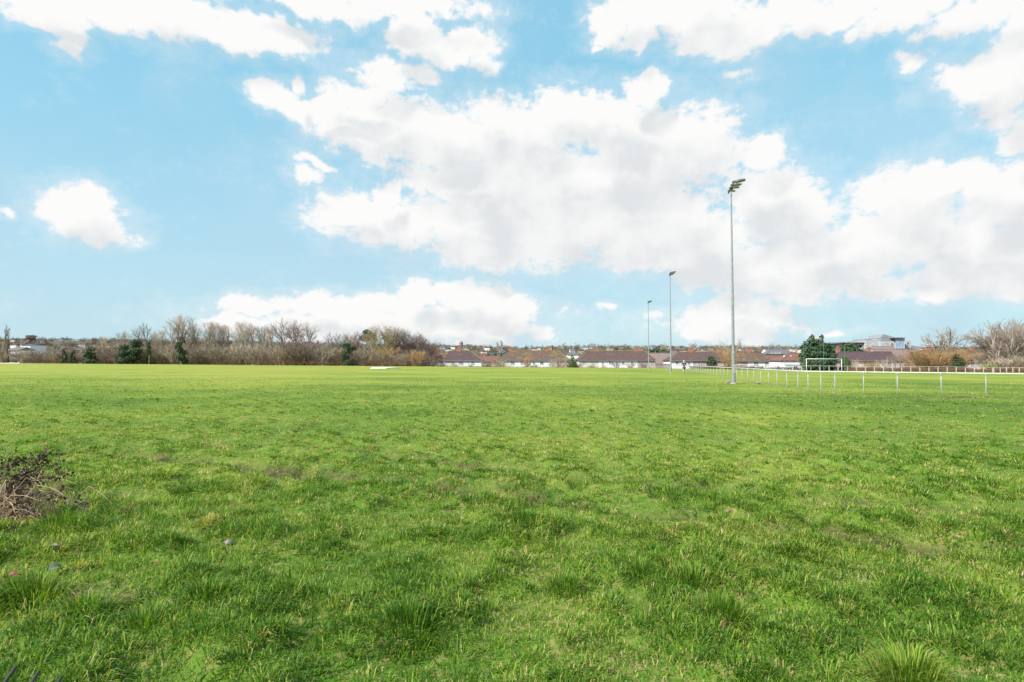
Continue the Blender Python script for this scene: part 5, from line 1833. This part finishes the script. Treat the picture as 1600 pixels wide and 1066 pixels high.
for (px, top, w, d, tone, lab, *bt) in [
    (51, 524.0, 24, 700, 'dome', 'umbrella shaped bare tree on the skyline above the white workshop', 532), (71, 529, 9, 720, 'brown', 'rounded rust brown tree on the skyline past the umbrella shaped one'),
    (146, 527.5, 11, 800, 'brown', 'rounded brown tree on the skyline before the wood begins'), (156, 526.5, 4, 800, 'ever', 'tiny dark evergreen on the skyline at the start of the wood'),
    (784, 531.5, 7, 620, 'brown', 'tall narrow bare tree on the skyline behind the blue green conifer', 542), (777, 534.5, 7, 640, 'tan', 'paler broad bare tree beside the tall narrow skyline tree', 542),
    (822, 537.5, 4, 900, 'ever', 'small dark tree on the skyline above the mossy terrace'), (848, 538.5, 4, 900, 'ever', 'small dark tree on the skyline near the second mossy chimney'),
    (935, 538.2, 4.4, 800, 'ever', 'dark rounded tree on the skyline over the first terrace chimney'), (951, 534.8, 9, 700, 'tan', 'faint spreading bare tree on the skyline over the second terrace'),
    (1036, 536.5, 20, 480, 'olive', 'wide tan trees on the skyline between two masts'), (1154, 529.2, 11, 330, 'tan', 'tall bullet shaped tan conifer beside the tallest mast', 548),
    (1207, 534.8, 7, 520, 'ever', 'pointed dark evergreen on the skyline above the dormered villa'), (1215, 537.5, 9, 540, 'olive', 'olive tree on the skyline beside the pointed evergreen'),
    (1231, 536.3, 9, 560, 'olive', 'rounded olive tree on the skyline, nearest the big evergreen'), (1092, 538.8, 9, 520, 'tan', 'tan tree on the skyline above the brown semi'),
    (14, 526.5, 8, 560, 'ever', 'dark rounded tree on the skyline just behind the poplars')]:
    far_tree(px, top, w, d, tone, lab, 'hilltop_tree', bt[0] if bt else None)

# prototypes that were never planted would stand at the origin
for k, lst in T.items():
    for root, _h in lst:
        if root.name not in used:
            for ch in list(root.children): bpy.data.objects.remove(ch)
            bpy.data.objects.remove(root)

for o in S.objects:
    if 'label' in o.keys() and len(str(o['label']).split()) > 16: print('LONG', o.name, o['label'])
# ------------------------------------------------------------------ plants close to the camera
def tussock(px, py, rad_, hgt, n, tone, label, droop=.62, w=.0022, seed=1, dead_=.1, rust=0.0):
    x0, d = ground_d(px, py)
    ang = RNG.uniform(0, 2 * PI, n)
    rr = np.sqrt(RNG.random(n)) * 1.1
    bx = x0 + np.cos(ang) * rr * rad_
    by = d + np.sin(ang) * rr * rad_
    zz = gz(bx, by)
    bh = hgt * RNG.uniform(.5, 1.25, n)
    lean = np.clip(.30 + droop * .85 * rr + RNG.normal(0, .16, n), .10, .995)
    bh *= .78
    rad_ = rad_
    dd_ = RNG.random(n) < dead_ + .22 * (rr > .75)
    tn = tone + .06 + RNG.normal(0, .11, n) + np.where(dd_, RNG.uniform(.2, .5, n), 0)
    v, l, s, tn = blades(bx, by, zz + .05 * np.clip(1 - rr * rr, 0, 1), ang + RNG.normal(0, .4, n), bh, lean, w * RNG.uniform(.7, 1.4, n), tn)
    z0 = gzf(x0, d)
    v = v - np.array([x0, d, z0])
    o = bpy.data.objects.new('grass_tussock', np_mesh('grass_tussock', v, l, s, m_grass, {'tone': tn}))
    COL.objects.link(o)
    o.location = (x0, d, z0)
    return tag(o, label, 'grass tussock', 'large grass tussocks near the camera')


tussock(1420, 1052, .14, .15, 900, .12, 'largest bright green grass tussock, yellow at its base, beside bare brown earth', seed=1, w=.0026)
tussock(1128, 972, .12, .13, 520, .00, 'grass tussock with pale drooping blades, in front of an orange brown bare spot', .75)
tussock(1082, 918, .13, .10, 480, -.05, 'dense low grass tussock behind the drooping pale bladed one', .6)
tussock(1000, 908, .10, .11, 300, -.06, 'small dark grass tussock with arching blades', .75)
tussock(1022, 868, .12, .09, 400, -.16, 'very dark green rounded grass tussock, farther from the camera than the others', .55)
tussock(818, 832, .16, .10, 520, -.16, 'dark green low tussock beside the wheel rut', .55)
tussock(112, 838, .34, .20, 1500, -.10, 'long blue green grass tussock beside the bramble', .85, .0024)
tussock(130, 965, .14, .16, 620, .06, 'bright green tussock with straw coloured skirt above the black bar ends', .8, .0026)
tussock(225, 985, .12, .12, 420, -.02, 'grass tussock with flattened straw on its far side', .85)
tussock(325, 962, .13, .12, 520, -.10, 'dark tussock next to flattened straw', .75)
tussock(60, 940, .15, .15, 500, .10, 'yellowing tussock with reddish leaf at its edge', .85)
tussock(322, 826, .09, .085, 300, .36, 'straw coloured dead grass tuft', .8)
tussock(880, 925, .10, .09, 320, -.08, 'dark tufted grass clump in the middle of the foreground', .65)
tussock(640, 1010, .16, .11, 560, -.08, 'wide dark green tussock behind a curled brown leaf', .7)

# bramble at the picture edge
M_CANE = mat('dark_bramble_cane', (.06, .042, .032), (.12, .085, .062), 25, rough=.8)
L_BRAM = leaf_mat('dull_bramble_leaves', (.075, .055, .035), (.17, .115, .075))
M_BRACK = mat('dead_bracken', (.30, .205, .13), (.47, .35, .235), 14, rough=.9)
bx0, bd = ground_d(22, 806)
bz0 = gzf(bx0, bd)
br = empty('bramble', (bx0, bd, bz0), 0, 'dark leafy bramble with arching canes at the picture edge', 'bramble')
rnd = random.Random(12)


def arc(p0, p1, lift, n=9, wob=.02):
    pts = []
    for i in range(n):
        u = i / (n - 1)
        p = p0.lerp(p1, u) + Vector((rnd.gauss(0, wob), rnd.gauss(0, wob), rnd.gauss(0, wob) + lift * 4 * u * (1 - u)))
        pts.append(p)
    return pts


def rel(px, py, d):
    return at(px, py, d) - Vector((bx0, bd, bz0))


# long canes that frame the plant, then short leafy side shoots
CANES = [(rel(-8, 792, bd), rel(98, 738, bd - .25), .05), (rel(-5, 795, bd), rel(92, 727, bd + .1), .10), (rel(0, 790, bd + .05), rel(75, 708, bd + .1), .06), (rel(-10, 785, bd + .1), rel(30, 716, bd + .3), .05),
         (rel(-8, 788, bd - .05), rel(52, 774, bd - .2), .06), (rel(30, 780, bd - .1), rel(140, 795, bd - .5), .07), (rel(60, 772, bd - .2), rel(172, 838, bd - .7), .10),
         (rel(5, 800, bd - .1), rel(56, 806, bd - .45), .09), (rel(-5, 800, bd), rel(60, 740, bd + .1), .04), (rel(10, 790, bd), rel(46, 724, bd + .2), .04), (rel(-14, 770, bd + .2), rel(16, 706, bd + .5), .04)]
leafmb = MB()
for k, (p0, p1, lift) in enumerate(CANES):
    pts = arc(p0, p1, lift, 10, .012)
    MB().tube(pts, [.0065 - .0004 * i for i in range(10)], 6).build('cane', M_CANE, br)
    dens = (26, 28, 44, 18, 28, 9, 9, 12, 50, 34, 14)[k]
    for _ in range(dens):
        u = rnd.uniform(.25, 1.0) * 8.99
        i = int(u)
        p = pts[i].lerp(pts[i + 1], u - i)
        tip = p + Vector((rnd.gauss(0, .035), rnd.gauss(0, .05), rnd.gauss(.018, .035)))
        leafmb.tube([p, tip], [.003, .0015], 4, cap=False)
        for j in range(rnd.choice((2, 3, 3, 5))):
            out_ = Vector((rnd.gauss(0, 1), rnd.gauss(0, 1), rnd.gauss(.4, .6))).normalized()
            a = out_.orthogonal().normalized()
            a.rotate(Matrix.Rotation(rnd.uniform(0, 2 * PI), 3, out_))
            b2 = out_.cross(a)
            ln, wd = rnd.uniform(.022, .042), rnd.uniform(.010, .017)
            q = tip + a * .005
            leafmb.add([q, q + a * ln * .5 + b2 * wd + out_ * .004, q + a * ln, q + a * ln * .5 - b2 * wd + out_ * .004, q + a * ln * .5 - out_ * .003], [(0, 1, 4), (1, 2, 4), (2, 3, 4), (3, 0, 4)])
leafmb.build('foliage', L_BRAM, br)

dx0, dd0 = ground_d(12, 812)
dz0 = gzf(dx0, dd0)
dbm = MB()
for _ in range(240):
    p0 = Vector((rnd.gauss(0, .17) - .10, rnd.gauss(0.08, .16), rnd.uniform(-.02, .02)))
    a = rnd.uniform(0, 2 * PI)
    ln = rnd.uniform(.2, .62)
    top = p0 + Vector((math.cos(a) * ln * .45, math.sin(a) * ln * .35, ln * rnd.uniform(.35, .85)))
    end = top + Vector((math.cos(a) * ln * .5, math.sin(a) * ln * .4, -ln * rnd.uniform(.05, .6)))
    m1 = p0.lerp(top, .55) + Vector((0, 0, .05))
    r = rnd.uniform(.0022, .0055)
    dbm.tube([p0, m1, top, top.lerp(end, .5) + Vector((0, 0, .02)), end], [r, r * .9, r * .8, r * .6, r * .3], 5, cap=False)
dbk = dbm.build('dead_bracken', M_BRACK)
dbk.location = (dx0, dd0, dz0)
tag(dbk, 'heap of tan dead bracken stalks beneath the bramble', 'dead bracken')

# flattened straw lying between the tussocks
M_STRAW = mat('dry_straw', (.27, .20, .10), (.40, .31, .17), 20, rough=.8)
for k, (px, py, n, sx_, lab) in enumerate([(118, 937, 26, .13, 'little sheaf of pale flattened straw behind the bright green tussock'), (180, 945, 34, .22, 'loose dry straw stems lying between two tussocks')]):
    x0, d = ground_d(px, py)
    z0 = gzf(x0, d)
    q = MB()
    a0 = rnd.uniform(-.6, .2)
    for _ in range(n):
        p = Vector((rnd.gauss(0, sx_ * .4), rnd.gauss(0, .05), .03 + rnd.uniform(0, .035)))
        a = a0 + rnd.gauss(0, .4)
        ln = rnd.uniform(.05, .15)
        q.tube([p, p + Vector((math.cos(a) * ln * .5, math.sin(a) * ln * .5, .012)), p + Vector((math.cos(a) * ln, math.sin(a) * ln, -.005))], [.0014, .0012, .0006], 4, cap=False)
    o = q.build('straw', M_STRAW)
    o.location = (x0, d, z0)
    tag(o, lab, 'straw', 'patches of dry straw')
